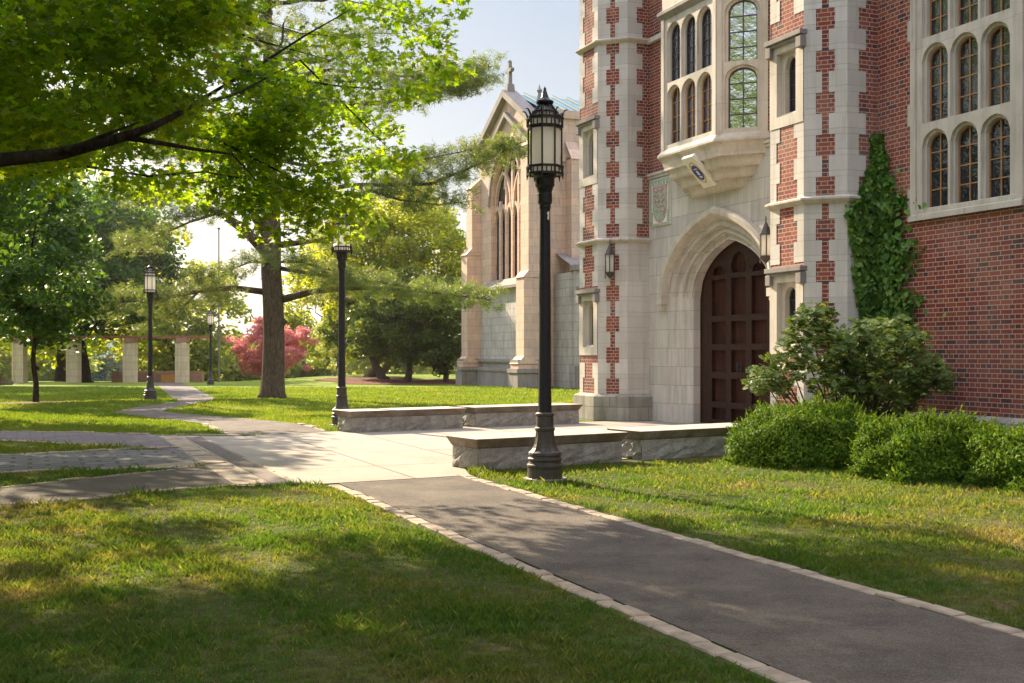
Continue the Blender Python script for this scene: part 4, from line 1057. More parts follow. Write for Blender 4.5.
# ---- foreground maple: trunk left of the frame, boughs reaching over the lawn
mx, my = -9.8, 12.5
maple = empty('maple_tree', (mx, my, 0), 0, 'big broadleaf tree arching in from the upper left with backlit lime green leaves', 'tree')
L0 = np.array([mx, my, 0.0])
outA = [(-120, -90), (475, -90), (462, 2), (436, 22), (428, 45), (452, 66), (446, 88), (410, 96), (384, 118), (402, 150), (408, 168), (380, 168), (352, 176), (345, 205), (362, 218), (340, 222), (318, 222), (292, 232), (262, 222), (240, 212), (205, 200), (150, 196), (90, 200), (30, 192), (-120, 190)]
A1 = px_region(outA, 300, 12.0, 17.5)
A2 = px_region([(-120, -60), (230, -60), (215, 60), (170, 130), (90, 150), (-120, 175)], 150, 8.5, 12.5)
outB = [(235, 60), (300, 60), (345, 130), (352, 215), (350, 240), (318, 230), (292, 236), (262, 224), (232, 200), (205, 160)]
A3 = px_region(outB, 60, 12.5, 15)
# spikes at the rim so that the outline is ragged
rim = np.array([at(px, py, Y) for px, py, Y in [(455, 8, 15), (440, 30, 15), (446, 74, 14.5), (425, 90, 14), (400, 100, 14.5), (396, 158, 14), (405, 165, 14), (378, 170, 13.5), (352, 200, 13), (368, 224, 13), (320, 232, 13), (288, 240, 13), (262, 232, 13), (246, 220, 13), (210, 185, 13), (230, 200, 13), (170, 178, 13), (120, 190, 12), (60, 185, 12), (20, 180, 11)]])
U = np.stack([RNG.uniform(-18, 0, 3400), RNG.uniform(7, 26, 3400), RNG.uniform(4.6, 12.5, 3400)], 1)
kx = 512+F*U[:, 0]/U[:, 1]
U = U[(U[:, 2] > CAMH+.335*U[:, 1]+.5) & (np.hypot((U[:, 0]+8)/9, (U[:, 1]-16)/9) < 1)]
U = U[(U[:, 0] < -7.0) | (U[:, 1] < 10)][:760]
def gap(Q):
    lx, ly = Q[:, 0]+1.154*Q[:, 2], Q[:, 1]-1.588*Q[:, 2]
    dx, dy = lx+2.1, ly-10.7; a_ = (dx*.5-dy*.87)/2.2; b_ = (dx*.87+dy*.5)/.95
    return Q[(a_*a_+b_*b_) > 1]
W = np.stack([RNG.uniform(-9, 4, 800), RNG.uniform(1, 10, 800), RNG.uniform(4.8, 9, 800)], 1)
W = W[(W[:, 2] > CAMH+.34*W[:, 1]+1.0) & (W[:, 0] < 3.5-.2*W[:, 1])][:230]
U = gap(U); A1 = gap(A1)
V = [clump_leaves(W, RNG.uniform(.5, .9, len(W)), 40, .26, MAPLE, .4, .7, nrm=np.array([0, 0, 1.0])), clump_leaves(A1, RNG.uniform(.28, .55, len(A1)), 78, .092, MAPLE, .40, .9, droop=np.array([.5, 0, -.8]), nrm=np.array([.1, -.2, .8])),
     clump_leaves(A2, RNG.uniform(.3, .5, len(A2)), 120, .090, MAPLE, .45, .9, droop=np.array([.4, 0, -.8]), nrm=np.array([.1, -.2, .8])),
     clump_leaves(A3, RNG.uniform(.28, .45, len(A3)), 90, .092, MAPLE, .5, .9, droop=np.array([.4, 0, -.8])),
     clump_leaves(rim,   .26, 50, .092, MAPLE, .55, .9, droop=np.array([.5, 0, -.8])),
     clump_leaves(U, RNG.uniform(.5, .95, len(U)), 44, .24, MAPLE, .4, .7, nrm=np.array([0, 0, 1.0]))]
np_mesh('crown', np.concatenate(V), len(MAPLE), M['maple'], maple, L0)
mb = MB()
def pl(pts, r, n=8): mb.tube([Vector(at(*p))-Vector(L0) for p in pts], r, n)
mb.tube([(0, 0, -.2), (0, 0, .5), (.05, .05, 2.4), (.3, .1, 5), (.5, .6, 8), (.6, 1, 11)], [.42, .32, .27, .22, .14, .05], 12)
mb.tube([(.05, .05, 2.2)]+[Vector(at(*p))-Vector(L0) for p in ((-160, 178, 10), (-60, 168, 8.8), (0, 160, 8.0), (60, 154, 7.9), (120, 138, 7.9), (152, 127, 8.1), (190, 108, 9.5), (240, 92, 12), (300, 60, 14))], [.14, .085, .062, .050, .044, .036, .028, .022, .014, .006], 9)
pl([(122, 137, 7.95), (160, 143, 8.1), (200, 150, 8.4), (232, 154, 9), (256, 180, 9.6)], [.022, .017, .013, .009, .004])
pl([(20, 158, 8), (70, 149, 7.8), (110, 133, 7.7), (140, 122, 7.7)], [.02, .017, .012, .004])
pl([(150, 128, 12.4), (220, 141, 13), (280, 172, 13.4), (320, 205, 13.4)], [.02, .015, .011, .004])
pl([(240, 90, 13.4), (283, 78, 13.6), (338, 86, 13.8), (390, 90, 14)], [.018, .015, .011, .004])
pl([(200, 100, 12.9), (256, 67, 13.2), (306, 35, 13.5), (350, 10, 14)], [.02, .017, .012, .005])
pl([(160, 0, 13), (210, 22, 13.4), (256, 40, 14), (330, 60, 14.4)], [.02, .016, .012, .005])
pl([(0, 40, 10.5), (60, 50, 10.7), (130, 40, 11), (190, 30, 11.5)], [.022, .018, .013, .005])
pl([(300, 60, 14), (360, 120, 14), (390, 150, 14)], [.012, .009, .003])
for i in range(26):
    p = A1[RNG.integers(len(A1))]-L0; q = Vector(p); st = Vector((q.x*.55, q.y*.55+.4, q.z+.3)); mb.tube(limb_path(st, q, .02, 5, .2), [.022, .018, .014, .010, .007, .003], 5)
mb.build('trunk', M['barkdark'], maple, smooth=True, uv=False)

# ---- white pine in mid lawn
bx, by = gpt(272, 398.5); bz = Hf(bx, by); YP = by
pine = empty('pine_tree', (bx, by, bz), 0, 'tall pine with a thick bare trunk and long horizontal boughs on the lawn', 'tree')
LP = Vector((bx, by, bz)); mb = MB()
tp = [(272, 399.5, .60), (272.5, 393, .49), (273, 375, .42), (274, 340, .40), (273, 300, .39), (271, 270, .38), (272, 235, .34), (271, 190, .26), (269, 120, .22), (268, 40, .18), (266, -60, .12), (266, -200, .04)]
mb.tube([at(px, py, YP)-LP for px, py, r in tp], [r for _, _, r in tp], 16)
mb.lathe([(.0, -.18), (.16, 0), (.0, .18)], 8, tuple(at(283.5, 322, YP-.1)-LP))
needles = []; 
def bough(pts, r0, spread, dens=1.0, start=.3, thick=.35, sub=True, tuft=60, sz=.17):
    P = [Vector(at(px, py, YP+dy)) for px, py, dy in pts]
    n = len(P); mb.tube([p-LP for p in P], [r0*(1-.85*i/(n-1)) for i in range(n)], 7)
    seg = np.array([(P[i+1]-P[i]).length for i in range(n-1)]); cum = np.concatenate([[0], np.cumsum(seg)]); tot = cum[-1]
    m = int(tot*6*dens)
    for _ in range(m):
        s = tot*(start+(1-start)*random.random()); i = min(int(np.searchsorted(cum, s)-1), n-2); i = max(i, 0)
        p = P[i].lerp(P[i+1], (s-cum[i])/seg[i]); d = (P[i+1]-P[i]).normalized(); side = Vector((-d.y, d.x, 0)).normalized()
        f = s/tot; w = spread*(1.15-.7*f)*random.choice((-1, 1))*random.uniform(.25, 1)
        q = p+side*w+d*abs(w)*random.uniform(.1, .8)+Vector((0, 0, random.uniform(-thick, thick)*.8+.05*abs(w)))
        if sub and random.random() < .6: mb.tube([p-LP, p.lerp(q, .5)-LP+Vector((0, 0, .05)), q-LP], [.018, .012, .005], 4, cap=False)
        k = random.randint(2, 4)
        for _ in range(k):
            needles.append(tuple(q+Vector((random.uniform(-.4, .4), random.uniform(-.4, .4), random.uniform(-.16, .16)))))
bough([(264, 292, 0), (235, 288, -.6), (205, 290, -1.2), (170, 297, -2), (130, 301, -2.7), (92, 306, -3.2)], .13, 1.2, 2.6, .18, .55)
bough([(200, 290, -1.3), (185, 305, -1.6), (165, 318, -2), (150, 325, -2.2)], .05, .9, 2.4, .1, .4)
bough([(280, 300, 0), (310, 292, -.4), (335, 289, -.8), (362, 288, -1.2), (420, 291, -1.6), (492, 300, -2)], .15, 1.3, 1.9, .15, .45)
bough([(278, 268, 0), (320, 275, -.8), (380, 282, -1.5), (440, 294, -1.8)], .09, 1.0, 1.3, .2, .45)
bough([(268, 262, -.4), (250, 262, -1.0), (225, 272, -1.6), (195, 280, -2)], .05, .8, 2.2, .05, .4)
bough([(276, 262, -.4), (300, 262, -1.2), (330, 270, -1.8), (350, 275, -2)], .05, .8, 2.2, .05, .4)
bough([(280, 245, 0), (320, 240, -.6), (366, 233, -1)], .13, .9, 1.2, .4, .3)
bough([(266, 252, 0), (245, 230, .1), (222, 214, .3), (195, 203, .6), (160, 190, .9), (130, 196, 1)], .22, 1.1, 2.0, .35, .6)
bough([(222, 212, .3), (190, 222, .5), (160, 235, .6), (120, 246, .8)], .06, 1.0, 1.8, .1, .5)
bough([(269, 240, 0), (250, 208, .2), (232, 165, .4), (200, 150, .6), (150, 150, .8)], .2, 1.1, 1.6, .4, .6)
bough([(278, 198, 0), (320, 190, -.5), (352, 185, -1), (430, 184, -1.4), (470, 168, -1.6), (522, 142, -1.8)], .13, 1.25, 2.4, .3, .5)
bough([(352, 185, -1), (400, 200, -1.2), (440, 205, -1.3), (475, 200, -1.4)], .05, .9, 2.0, .1, .4)
bough([(360, 172, -.5), (420, 160, -1), (470, 150, -1.2), (510, 148, -1.3)], .05, .8, 1.8, .1, .4)
bough([(271, 112, 0), (330, 108, -.4), (400, 100, -.8), (450, 85, -1), (492, 66, -1.2)], .12, 1.2, 2.2, .45, .6)
bough([(271, 80, 0), (330, 70, -.3), (400, 76, -.6), (475, 80, -.8)], .10, 1.1, 2.0, .5, .6)
for k in range(46):       # upper crown, mostly above the frame
    z0 = random.uniform(9, 21); a = random.uniform(0, 2*PI); l = 6.5*(1-(z0-9)/16)*random.uniform(.7, 1.15)
    P0 = LP+Vector((0, 0, z0)); P1 = P0+Vector((math.cos(a)*l, math.sin(a)*l, random.uniform(-.3, .9)))
    pxe = 512+F*P1.x/P1.y; pye = HOR-F*(P1.z-CAMH)/P1.y
    if pye > -20 and pxe > 470: continue
    mb.tube([v-LP for v in limb_path(P0, P1, -.02, 5, .15)], [.09, .075, .06, .045, .03, .012], 6, cap=False)
    for _ in range(int(l*13)):
        f = random.uniform(.3, 1); q = P0.lerp(P1, f); w = 1.1*(1.2-.7*f)
        needles.append(tuple(q+Vector((random.uniform(-w, w), random.uniform(-w, w), random.uniform(-.35, .35)))))
mb.build('trunk', M['bark'], pine, smooth=True, uv=False)
NP = np.array(needles); per = 34
D = rand_ball(len(NP)*per, .8); D[:, 2] = D[:, 2]*.7+.25; D /= np.linalg.norm(D, axis=1, keepdims=True)
base = np.repeat(NP, per, 0)+RNG.normal(0, .07, (len(NP)*per, 3)); ln = RNG.uniform(.12, .22, (len(NP)*per, 1))
sd_ = np.cross(D, RNG.normal(0, 1, D.shape)); sd_ /= np.linalg.norm(sd_, axis=1, keepdims=True)
V = np.stack([base-sd_*.011, base+sd_*.011, base+D*ln], 1).reshape(-1, 3)
np_mesh('crown', V, 3, M['needle'], pine, np.array(LP))
print('pine needles', len(V)//3)

# ---- other trees of the lawn and beyond
def tg(px, py): return gpt(px, py)
x, y = tg(36, 403); tree('young_tree', 'slim young tree with thin trunk in front of the pergola on the left lawn', 'tree', x, y, .10, 2.6, (x-.1, y, 4.7, 2.3, 2.2, 3.2), 150, 110, .19, OVAL, 'darkleaf', 'barkdark', limbs=26, flat=.45, crf=.30)
x, y = tg(84, 382.5); tree('old_tree', 'large dark-crowned tree with a stout trunk between the second and third pergola pillar', 'tree', x, y, .56, 3.4, (x+.1, y-1, 8.6, 6.6, 5.5, 5.6), 230, 150, .34, OVAL, 'darkleaf', 'barkdark', limbs=30, crf=.24)
x, y = tg(5, 385); tree('old_tree', 'dark leafy tree cut by the left edge of the picture', 'tree', x, y, .40, 3.6, (x-2, y-2, 8.8, 6, 5, 5.6), 190, 150, .33, OVAL, 'darkleaf', 'barkpale', limbs=20)
x, y = -16.2, 27; tree('old_tree', 'leafy tree just outside the left edge with boughs reaching in', 'tree', x, y, .24, 3.2, (x, y, 6.2, 4.9, 5.0, 3.1), 220, 130, .22, OVAL, 'darkleaf', 'barkdark', limbs=22)
# trees screening behind, seen between the boughs
x, y = -38, 96; tree('background_tree', 'tall leafy tree behind the left pergola pillars', 'tree', x, y, .5, 3, (x, y, 9, 9, 6, 8), 130, 80, .55, OVAL, 'limeleaf', limbs=10)
x, y = -26.5, 104; tree('background_tree', 'yellow green tree seen through the gap between the two right pergola pillars', 'tree', x-4, y, .3, 1.5, (x-4, y, 4.5, 5.8, 5, 6.2), 130, 90, .5, OVAL, 'farleaf', limbs=16)
x, y = -9.7, 79; tree('bright_tree', 'broad yellow green tree on pale forked trunks behind the lawn', 'tree', x, y, .30, 2.4, (-7.6, 76, 7.2, 5.3, 4.2, 5.2), 300, 170, .25, OVAL, 'limeleaf', 'barkpale', trunks=2, limbs=20, crf=.22, shell=.55)
x, y = -16.6, 103; tree('bright_tree', 'yellow green tree filling the gap between the pine trunk and the second lamp', 'tree', x, y, .28, 2.5, (x, y, 6.0, 4.6, 4.0, 5.6), 150, 110, .32, OVAL, 'limeleaf', 'bark', limbs=14)
x, y = -6.45, 70; tree('magnolia_tree', 'low dark evergreen tree with open trunk on the mulch bed left of the chapel', 'tree', x, y, .24, 1.9, (x+.3, y, 3.6, 3.9, 3.2, 2.9), 120, 130, .24, OVAL, 'magnolia', 'bark', limbs=26, crf=.27)
x, y = -8.4, 75; tree('magnolia_tree', 'dark shrubby tree behind, with a leaning trunk between the forked trunks and the magnolia', 'tree', x, y, .3, 1.6, (x-.5, y+1.5, 3.2, 3.6, 3, 2.4), 80, 120, .26, OVAL, 'magnolia', 'bark', limbs=16, lean=(-.6, 0))
x, y = -4.05, 70; tree('magnolia_tree', 'dense dark shrubby tree close to the chapel corner', 'tree', x, y, .2, 1.2, (x, y, 2.7, 2.9, 2.4, 2.7), 70, 120, .25, OVAL, 'magnolia', 'bark', limbs=12)
x, y = -12.8, 82; tree('weeping_shrub', 'yellow green weeping shrub left of the forked trunks', 'shrub', x, y, .1, 1.0, (x, y+2, 2.4, 2.0, 2, 2.0), 60, 90, .3, LONG, 'farleaf', 'bark', limbs=8)
x, y = -20.2, 95; tree('pink_maple', 'pink red leafed maple glowing behind the pine trunk', 'tree', x, y, .16, 1.0, (x+.2, y, 2.0, 3.4, 2.2, 2.3), 130, 110, .2, MAPLE, 'pinkleaf', 'barkdark', limbs=16, crf=.22)
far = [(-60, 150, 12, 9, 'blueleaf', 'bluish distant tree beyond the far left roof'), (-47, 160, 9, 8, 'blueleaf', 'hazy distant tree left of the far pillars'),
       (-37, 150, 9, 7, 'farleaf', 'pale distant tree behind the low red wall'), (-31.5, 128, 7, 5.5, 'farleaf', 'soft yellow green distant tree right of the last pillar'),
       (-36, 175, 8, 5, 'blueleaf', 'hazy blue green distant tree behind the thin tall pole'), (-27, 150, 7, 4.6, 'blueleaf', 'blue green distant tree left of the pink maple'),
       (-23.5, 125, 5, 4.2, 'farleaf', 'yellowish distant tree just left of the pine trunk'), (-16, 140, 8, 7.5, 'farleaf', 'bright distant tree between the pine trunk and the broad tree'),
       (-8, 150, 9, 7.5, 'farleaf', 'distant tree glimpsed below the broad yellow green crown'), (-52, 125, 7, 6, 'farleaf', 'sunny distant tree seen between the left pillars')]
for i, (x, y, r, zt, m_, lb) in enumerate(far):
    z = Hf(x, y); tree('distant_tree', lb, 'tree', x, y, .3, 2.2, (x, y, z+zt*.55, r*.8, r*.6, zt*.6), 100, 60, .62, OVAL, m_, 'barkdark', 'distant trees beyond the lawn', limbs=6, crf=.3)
# tree behind the viewer: mirrored in the oriel's side light
x, y = -12.5, -9; tree('street_tree', 'tree behind the viewpoint mirrored in the side window of the oriel', 'tree', x, y, .4, 4, (x, y, 13, 6.5, 6, 8), 105, 60, .4, OVAL, 'farleaf', limbs=14)

# low hazy ridge
def ridge():
    xs = np.linspace(-700, 700, 80); vs = []; 
    for j, (y, k) in enumerate(((430, 0), (520, .7), (640, 1), (760, .3))):
        for xx in xs: vs.append((xx, y, -30+k*(44+6*math.sin(xx*.012)+3*math.sin(xx*.05+1))))
    n = len(xs); fs = [(j*n+i, j*n+i+1, (j+1)*n+i+1, (j+1)*n+i) for j in range(3) for i in range(n-1)]
    me = bpy.data.meshes.new('hills'); me.from_pydata(vs, [], fs); me.materials.append(simple('hill_woods', (.10, .14, .11), 1, 0, 0, .02, .3)); o = bpy.data.objects.new('hills', me); C.objects.link(o)
    tag(o, 'low bluish wooded ridge on the horizon', kind='structure')
ridge()

# ---- pergola, low walls, pole, far hall
YB = 84.0; x0, y0 = (182.5-512)/F*YB, YB; zb = Hf(x0, y0)
perg = empty('pergola', (x0, y0, zb), 0, 'stone pillared pergola carrying a red brown beam at the end of the path', 'pergola')
for px in (182.5, 130.5, 74, 20):
    X = (px-512)/F*YB-x0
    mb = MB(); mb.box(X-.36, X+.40, -.4, .4, -.4, 2.9); mb.box(X-.42, X-.28, -.45, .45, -.4, 2.95); mb.build('pillar', M['pergstone'], perg)
    mb = MB(); mb.box(X-.36, X+.38, -.46, .46, 2.95, 3.28); mb.build('pillar_head', M['redpaver'], perg)
xe = (14-512)/F*YB-x0; xr = (212-512)/F*YB-x0
for q in (-.42, .2):
    mb = MB(); mb.box(xe, xr, q, q+.22, 3.28, 3.47); mb.build('beam', M['beam'], perg, uv=False)
lw = empty('low_wall', (x0-3, y0+4, Hf(x0-3, y0+4)), 0, 'low reddish masonry wall behind the pergola pillars', 'wall')
mb = MB(); mb.box(-3.6, 3.4, 0, .4, -.5, .85); mb.build('wall_run', M['redpaver'], lw)
mb = MB(); mb.box(.4, 1.7, -.7, -.25, -.5, .6); mb.build('orange_bench_block', M['orangestone'], lw)
X, Y = -23.4, 91; lp = empty('tall_pole', (X, Y, Hf(X, Y)), 0, 'tall thin grey pole rising behind the far lamps', 'pole')
mb = MB(); mb.lathe([(.13, -.3), (.12, .2), (.07, .25), (.05, 12.2)], 10); mb.build('shaft', M['coping'], lp, uv=False)
mb = MB(); mb.lathe([(.0, 12.35), (.12, 12.3), (.12, 12.2), (.05, 12.15)], 10); mb.build('cap', M['coping'], lp, uv=False)
fx, fy = -63, 152; fz = Hf(fx, fy); fh = empty('far_hall', (fx, fy, fz), 0, 'long distant hall with a row of blue arched windows beyond the left lawn', 'building')
mb = MB(); mb.panel((-13, 0, 0), (1, 0, 0), (0, -1, 0), rect(0, 30, 0, 5.0-fz*0), [arch(1.8+2.4*k, .85, 1.5, 3.2, 4.0, 5, .3) for k in range(12)], .3); mb.box(-13, 17, .35, 8, 0, 5.0); mb.build('wall', M['farwall'], fh)
for k in range(12): 
    mb = MB(); mb.slabpoly((-13, 0, 0), (1, 0, 0), (0, -1, 0), arch(1.8+2.4*k, .84, 1.5, 3.2, 4.0, 5, .3), .2, .28); mb.build('window', M['farblue'], fh)
mb = MB(); mb.box(-13.4, 17.4, -.4, 8.4, 5.0, 5.35); mb.build('roof', M['redpaver'], fh)
for i, (px, py, r, lb) in enumerate([(50, 380.3, 1.0, 'small sunny shrub right of the leftmost pillar'), (62, 380.5, .9, 'small sunny shrub left of the second pillar'), (37, 380.0, .8, 'small green shrub beside the leftmost pillar')]):
    x, y = gpt(px, py); y += 3; z = Hf(x, y)
    o = empty('small_shrub', (x, y, z), 0, lb, 'shrub', 'small shrubs by the pillars')
    c0 = np.array([x, y, z+.45])+rand_ball(16, .3)*np.array([r, .7, .45]); np_mesh('foliage', clump_leaves(c0, .3, 60, .13, OVAL, .7), 6, M['limeleaf'], o, np.array([x, y, z]))
    mb = MB(); [mb.tube([(0, 0, -.1), (q[0]-x, q[1]-y, q[2]-z)], [.03, .01], 4) for q in c0[:6]]; mb.build('stem', M['barkdark'], o, uv=False)

# mulch beds
def bed(px, py, rx, ry, label, n=26):
    x, y = gpt(px, py); sheet('mulch_bed', [(x+rx*math.cos(2*PI*k/n)*(1+.08*math.sin(3*k)), y+ry*math.sin(2*PI*k/n)*(1+.08*math.cos(2*k))) for k in range(n)], M['mulch'], .03, label)
bed(408, 383, 4.3, 3.5, 'red brown mulch bed under the magnolia'); bed(365, 379.5, 3.2, 4, 'red brown mulch bed under the forked trunks'); bed(38, 403.5, 1.5, 1.6, 'mulch ring round the young tree')
bed(446, 382, 2.2, 4, 'mulch bed beside the chapel corner')

# ---- clipped yews, azalea and ivy by the hall
def yew(cx, cy, rx, ry, h, label, seed, feather=0):
    o = empty('yew_hedge', (cx, cy, 0), .12, label, 'hedge', 'clipped yew hedges before the hall')
    n = 24000; d = RNG.normal(0, 1, (n, 3)); p = 2.8
    d /= (np.abs(d)**p).sum(1, keepdims=True)**(1/p)
    d[:, 2] = np.abs(d[:, 2])*1.0
    lump = 1+.06*np.sin(d[:, 0]*5+seed)*np.cos(d[:, 1]*6+seed)+.05*np.sin(d[:, 0]*13+seed*2)+.05*np.sin(d[:, 2]*9+d[:, 1]*7)
    r = RNG.uniform(.72, 1.0, n)*lump
    P = d*r[:, None]*np.array([rx, ry, h])
    nn = d/np.array([rx, ry, h]); nn /= np.linalg.norm(nn, axis=1, keepdims=True)
    V = leaves(P, .048, LONG*np.array([1.7, 1.2]), nn*1.0, .9, droop=nn*1.6+np.array([0, 0, .7]))
    # sprays: small upright shoots that break the clipped outline
    m = 2600+feather*2; di = RNG.integers(0, n, m); S = P[di]*.97; nS = nn[di]*.75+np.array([0, 0, .3])+RNG.normal(0, .3, (m, 3))
    per = 12; B = np.repeat(S, per, 0)+np.repeat(nS, per, 0)*(np.tile(np.linspace(0, 1, per), m)*.095)[:, None]
    V2 = leaves(B, .042, LONG*np.array([1.3, 1.2]), np.array([0, 0, .5]), 1.0, droop=np.repeat(nS, per, 0)*1.2)
    np_mesh('foliage', np.concatenate([V, V2]), 4, M['yew'], o)
    mb = MB(); rr = random.Random(seed)
    for k in range(9):
        a = rr.uniform(0, 2*PI); q = rr.uniform(.1, .6); mb.tube([(q*.4*rx*math.cos(a), q*.4*ry*math.sin(a), -.1), (q*rx*.8*math.cos(a), q*ry*.8*math.sin(a), h*.4), (q*rx*1.2*math.cos(a), q*ry*1.2*math.sin(a), h*.8)], [.03, .02, .008], 5)
    mb.build('stems', M['barkdark'], o, uv=False)
    return o
yew(3.92, 14.9, 1.06, .85, .76, 'large clipped yew hedge at the end of the front stone bench', 1)
yew(4.92, 13.25, .96, .75, .66, 'middle yew hedge with feathery shoots between the other two', 2, 500)
yew(6.05, 12.35, 1.12, .75, .63, 'right hand yew hedge cut by the picture edge', 3)
# azalea
AX, AY = at(850, 400, 16.2).x, 16.2
az = empty('azalea_shrub', (AX, AY, 0), 0, 'tall loose azalea shrub with pale green leaf rosettes before the turret', 'shrub')
LA = np.array([AX, AY, 0]); 
polyL = [(748, 392), (752, 372), (775, 358), (790, 335), (797, 312), (822, 303), (835, 312), (828, 335), (850, 345), (846, 372), (810, 380), (790, 392), (770, 398)]
polyR = [(815, 372), (830, 340), (858, 324), (900, 322), (925, 335), (932, 352), (952, 368), (948, 388), (922, 392), (905, 410), (862, 412), (835, 398), (812, 385)]
cl = np.concatenate([px_region(polyL, 150, 15.7, 16.5), px_region(polyR, 290, 15.4, 16.8)])
# rosettes
rs = np.repeat(cl, 8, 0)+rand_ball(len(cl)*8)*.13
per = 9; ang = np.tile(np.linspace(0, 2*PI, per, endpoint=False), len(rs))
up = np.repeat(RNG.normal(0, .35, (len(rs), 3))+np.array([0, -.3, 1.0]), per, 0); up /= np.linalg.norm(up, axis=1, keepdims=True)
ra = np.cross(up, np.array([1.0, 0, 0])); ra /= np.linalg.norm(ra, axis=1, keepdims=True); rb = np.cross(up, ra)
dr = ra*np.cos(ang)[:, None]+rb*np.sin(ang)[:, None]+up*.25
Pq = np.repeat(rs, per, 0)+dr*.032
V = leaves(Pq, .060, OVAL*np.array([.75, 1]), up*2, .35, droop=dr*3)
np_mesh('foliage', V, 6, M['rhodo'], az, LA)
mb = MB()
for i in range(60):
    q = Vector(cl[RNG.integers(len(cl))]-LA); s0 = Vector((random.uniform(-.35, .2), random.uniform(-.1, .2), -.05)); mid = s0.lerp(q, .5)+Vector((0, 0, -.15))
    mb.tube([s0, mid, q], [.028, .016, .006], 5)
mb.build('stems', M['bark'], az, smooth=True, uv=False)
# ivy on the wall corner
ivo = site(12.25, 14.2); ivy = empty('ivy', (ivo.x, ivo.y, 0), 0, 'climbing ivy filling the corner between turret and brick wall', 'climbing plant')
pts = []; nrm = []
nW = np.array([-CP, -SP, 0]); nC = np.array([SP, -CP, 0])
while len(pts) < 9600:
    z = RNG.uniform(.4, 4.85)
    if RNG.random() < .64:
        half = np.interp(z, [0, 2.2, 3.3, 4.0, 4.5, 4.85], [1.02, .96, .80, .50, .25, .06])*(1+.12*math.sin(z*9)); t = 14.30-abs(RNG.normal(0, .45))*half*1.3
        if t < 14.30-half*(RNG.uniform(.7, 1.02)+.14*math.sin(z*7)+.10*math.sin(z*17+1)) and RNG.random() > .04: continue
        if math.sin(t*23+z*5)*math.sin(z*13-t*9) > .62 and RNG.random() < .75: continue
        p = site(12.3-RNG.uniform(.01, .15), t, z); nrm.append(nW)
    else:
        hw = np.interp(z, [0, 1.2, 2.0, 3.7, 3.85, 4.3, 4.5], [.55, .30, .40, .66, .42, .22, .05])
        w = 12.3-hw*RNG.random()**1.1
        if z < 3.7 and RNG.random() > .55+.45*(w-11.7)/.6: continue
        p = site(w, 14.29-RNG.uniform(.01, .12), z); nrm.append(nC)
    pts.append(tuple(p))
V = leaves(np.array(pts), RNG.uniform(.05, .125, len(pts)), IVY, np.array(nrm)*.9, .95, droop=np.array([0, 0, -2.0]), fold=.15)
np_mesh('foliage', V, 6, M['ivy'], ivy, np.array([ivo.x, ivo.y, 0]))
mb = MB()
for k in range(14):
    a = [site(12.28, 14.2-.5*random.random(), 0)-Vector((ivo.x, ivo.y, 0))]
    for z in (1, 2, 3, 4): a.append(site(12.28, 14.25-.55*random.random()*(1-z/5), z*random.uniform(.85, 1.1))-Vector((ivo.x, ivo.y, 0)))
    mb.tube(a, [.015, .012, .01, .008, .004], 4)
mb.build('stems', M['bark'], ivy, uv=False)
# soil strip under the hedges
sheet('planting_bed', [tuple(site(w, t)[:2]) for w, t in [(12.1, -3), (12.1, 14.2), (10.2, 14.0), (9.6, 13.3), (9.3, 12.4), (9.3, 11.2), (9.5, 9.6), (9.9, 8.4), (10.1, -3)]], M['soil'], .005, 'dark soil bed between the hedges and the brick wall')

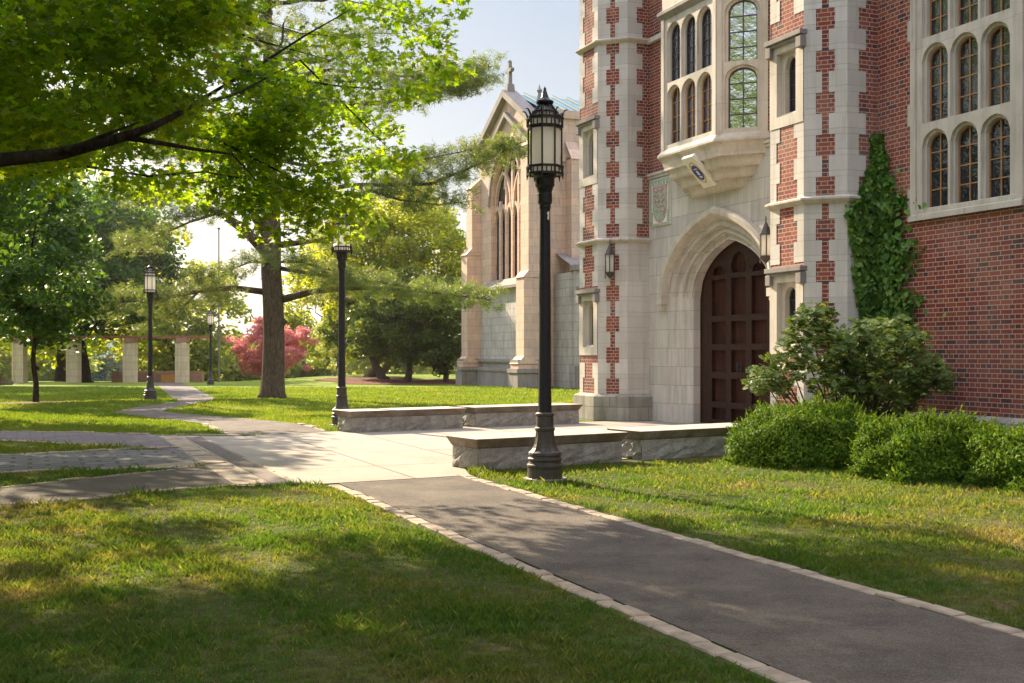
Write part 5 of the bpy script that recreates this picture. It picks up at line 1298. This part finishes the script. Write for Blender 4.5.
# ---- grass
def grass():
    N = 2600000
    # sample by area with density falling with distance; cover a little more than the frame
    Y = 4.0*np.exp(RNG.uniform(0, 1, N)*math.log(58/4.0)); X = RNG.uniform(-.50, .50, N)*(Y*1.0+1.2)
    Q = np.stack([X, Y], 1); ok = np.ones(N, bool)
    for P in PATHS: ok &= ~inside(Q, P)
    w = X*CP+Y*SP; t = -X*SP+Y*CP
    ok &= ~((w > 4.8) & (w < 9.9) & (t > 12.9+(w-4.9)*.17) & (t < 13.75+(w-4.9)*.17))
    ok &= ~((w > 11.0) & (t < 24)); ok &= ~((w > 5.2) & (w < 11) & (t > 13) & (t < 20.3+(w-5.2)*.17+.7))
    ok &= np.hypot(X-.37, Y-12.82) > .24
    ok &= ~((w > 2.97) & (w < 4.76) & (t < 12.5))
    # thin where the turf is dry
    nz = np.sin(X*2.1+1.3*np.sin(Y*1.7))*np.cos(Y*2.6+X*.7)+.5*np.sin(X*6.3+Y*4.4)
    ok &= RNG.random(N) < np.clip(.72+.28*nz, .3, 1)
    m1 = np.sin(X*17+2*np.sin(Y*9))*np.sin(Y*15+2*np.sin(X*8)); m2 = np.sin(X*41+1.5*np.sin(Y*23))*np.sin(Y*37+1.5*np.sin(X*19))
    mid = np.clip(.5+.42*m1+.28*m2, .05, 1); near = np.clip((20-Y)/6, 0, 1)
    ok &= RNG.random(N) < 1-near*(1-np.clip(mid*1.25, .16, 1))
    Q = Q[ok]; X, Y = Q[:, 0], Q[:, 1]; n = len(X); nz = nz[ok]+.9*(mid[ok]-.5)
    Z = H(X, Y)
    tall = np.clip(RNG.gamma(3, .33, n), .35, 2.2); hgt = (.018+.006*np.clip(nz, -1, 1))*tall*(1+.025*Y)
    # taller tufts along the edges nobody mows
    e = np.zeros(n)
    for P in (PATHS[1], PATHS[2], PATHS[3], PATHS[4]):
        d = np.full(n, 9.0)
        for i in range(len(P)):
            a, b = P[i-1], P[i]; ab = b-a; u = np.clip(((Q-a)@ab)/(ab@ab), 0, 1); d = np.minimum(d, np.hypot(*(Q-a-u[:, None]*ab).T))
        e = np.maximum(e, np.exp(-(d/.22)**2))
    e = np.maximum(e, np.exp(-((np.hypot(X-.37, Y-12.82)-.24)/.25)**2)); wq = X*CP+Y*SP; tq = -X*SP+Y*CP
    e = np.maximum(e, np.exp(-((tq-(12.8+(wq-4.9)*.17))/.2)**2)*((wq > 4.7) & (wq < 10)))
    hgt = hgt*(1+.9*e*RNG.random(n))
    wid = (.0009+.00042*Y)*RNG.uniform(.7, 1.3, n)
    a = RNG.uniform(0, 2*PI, n); s = np.stack([np.cos(a), np.sin(a), np.zeros(n)], 1)*wid[:, None]
    a2 = RNG.uniform(0, 2*PI, n); lean = np.stack([np.cos(a2), np.sin(a2), np.zeros(n)], 1)*(hgt*RNG.uniform(.2, 1.0, n))[:, None]
    B = np.stack([X, Y, Z-.004], 1); up = np.stack([np.zeros(n), np.zeros(n), hgt], 1)
    V = np.stack([B-s, B+s, B+s*.7+up*.55+lean*.35, B+up+lean], 1)
    V2 = np.stack([B-s, B+s*.0+up*.0+s, B+up*.6+lean*.4+s*.6, B+up+lean], 1)
    o = np_mesh('grass', V.reshape(-1, 3), 4, M['blade']); tag(o, kind='stuff'); o['label'] = 'short sunlit and shaded lawn grass with dry straw coloured patches'
    print('grass', n)
grass()
# world tone: veil mixed into clear sky, unseen zenith brightened to fill shaded stone
tc = nt.nodes.new('ShaderNodeTexCoord'); sx = nt.nodes.new('ShaderNodeSeparateXYZ'); nt.links.new(tc.outputs['Generated'], sx.inputs[0])
rp = nt.nodes.new('ShaderNodeValToRGB'); nt.links.new(sx.outputs[2], rp.inputs[0]); cr = rp.color_ramp
els = [(0.0, (5.4, 5.0, 4.5, 1)), (0.12, (2.9, 3.0, 3.1, 1)), (0.33, (1.95, 2.35, 2.9, 1)), (0.6, (7.6, 7.9, 9.2, 1)), (1.0, (12.0, 11.9, 14.0, 1))]
while len(cr.elements) < len(els): cr.elements.new(.5)
for e_, (p_, c_) in zip(cr.elements, els): e_.position = p_; e_.color = c_
mxn = nt.nodes.new('ShaderNodeMix'); mxn.data_type = 'RGBA'; mxn.inputs[0].default_value = 0.86
nt.links.new(sk.outputs[0], mxn.inputs[6]); nt.links.new(rp.outputs[0], mxn.inputs[7]); nt.links.new(mxn.outputs[2], bg.inputs[0])
bg.inputs[1].default_value = 0.075

# thin morning haze round the whole site
mb = MB(); mb.box(-760, 760, -90, 790, -45, 34); hz = mb.build('haze', bpy.data.materials.new('haze_air'), uv=False); tag(hz, 'thin luminous haze over the lawns', kind='stuff')
hm = hz.data.materials[0]; hm.use_nodes = True; hm.node_tree.nodes.clear(); ho = hm.node_tree.nodes.new('ShaderNodeOutputMaterial'); pv = hm.node_tree.nodes.new('ShaderNodeVolumePrincipled')
pv.inputs['Color'].default_value = (.95, .96, 1, 1); pv.inputs['Density'].default_value = 0.00012; pv.inputs['Anisotropy'].default_value = 0.6
hm.node_tree.links.new(pv.outputs[0], ho.inputs['Volume'])

# a little leaf litter on the paving
n = 700; w_ = np.where(RNG.random(n) < .6, 3.16+np.abs(RNG.normal(0, .12, n)), 4.57-np.abs(RNG.normal(0, .15, n))); t_ = RNG.uniform(3.5, 20, n)
w_ = np.where(t_ > 12.4, RNG.uniform(2.8, 6.5, n), w_); P = np.stack([w_*CP-t_*SP, w_*SP+t_*CP, np.full(n, .02)], 1)
o = np_mesh('leaf_litter', leaves(P, .022, OVAL, np.array([0, 0, 3.0]), .5), 6, simple('dry_leaf', (.16, .10, .04), .9, .1)); tag(o, 'sparse dry leaf litter on the asphalt', kind='stuff')
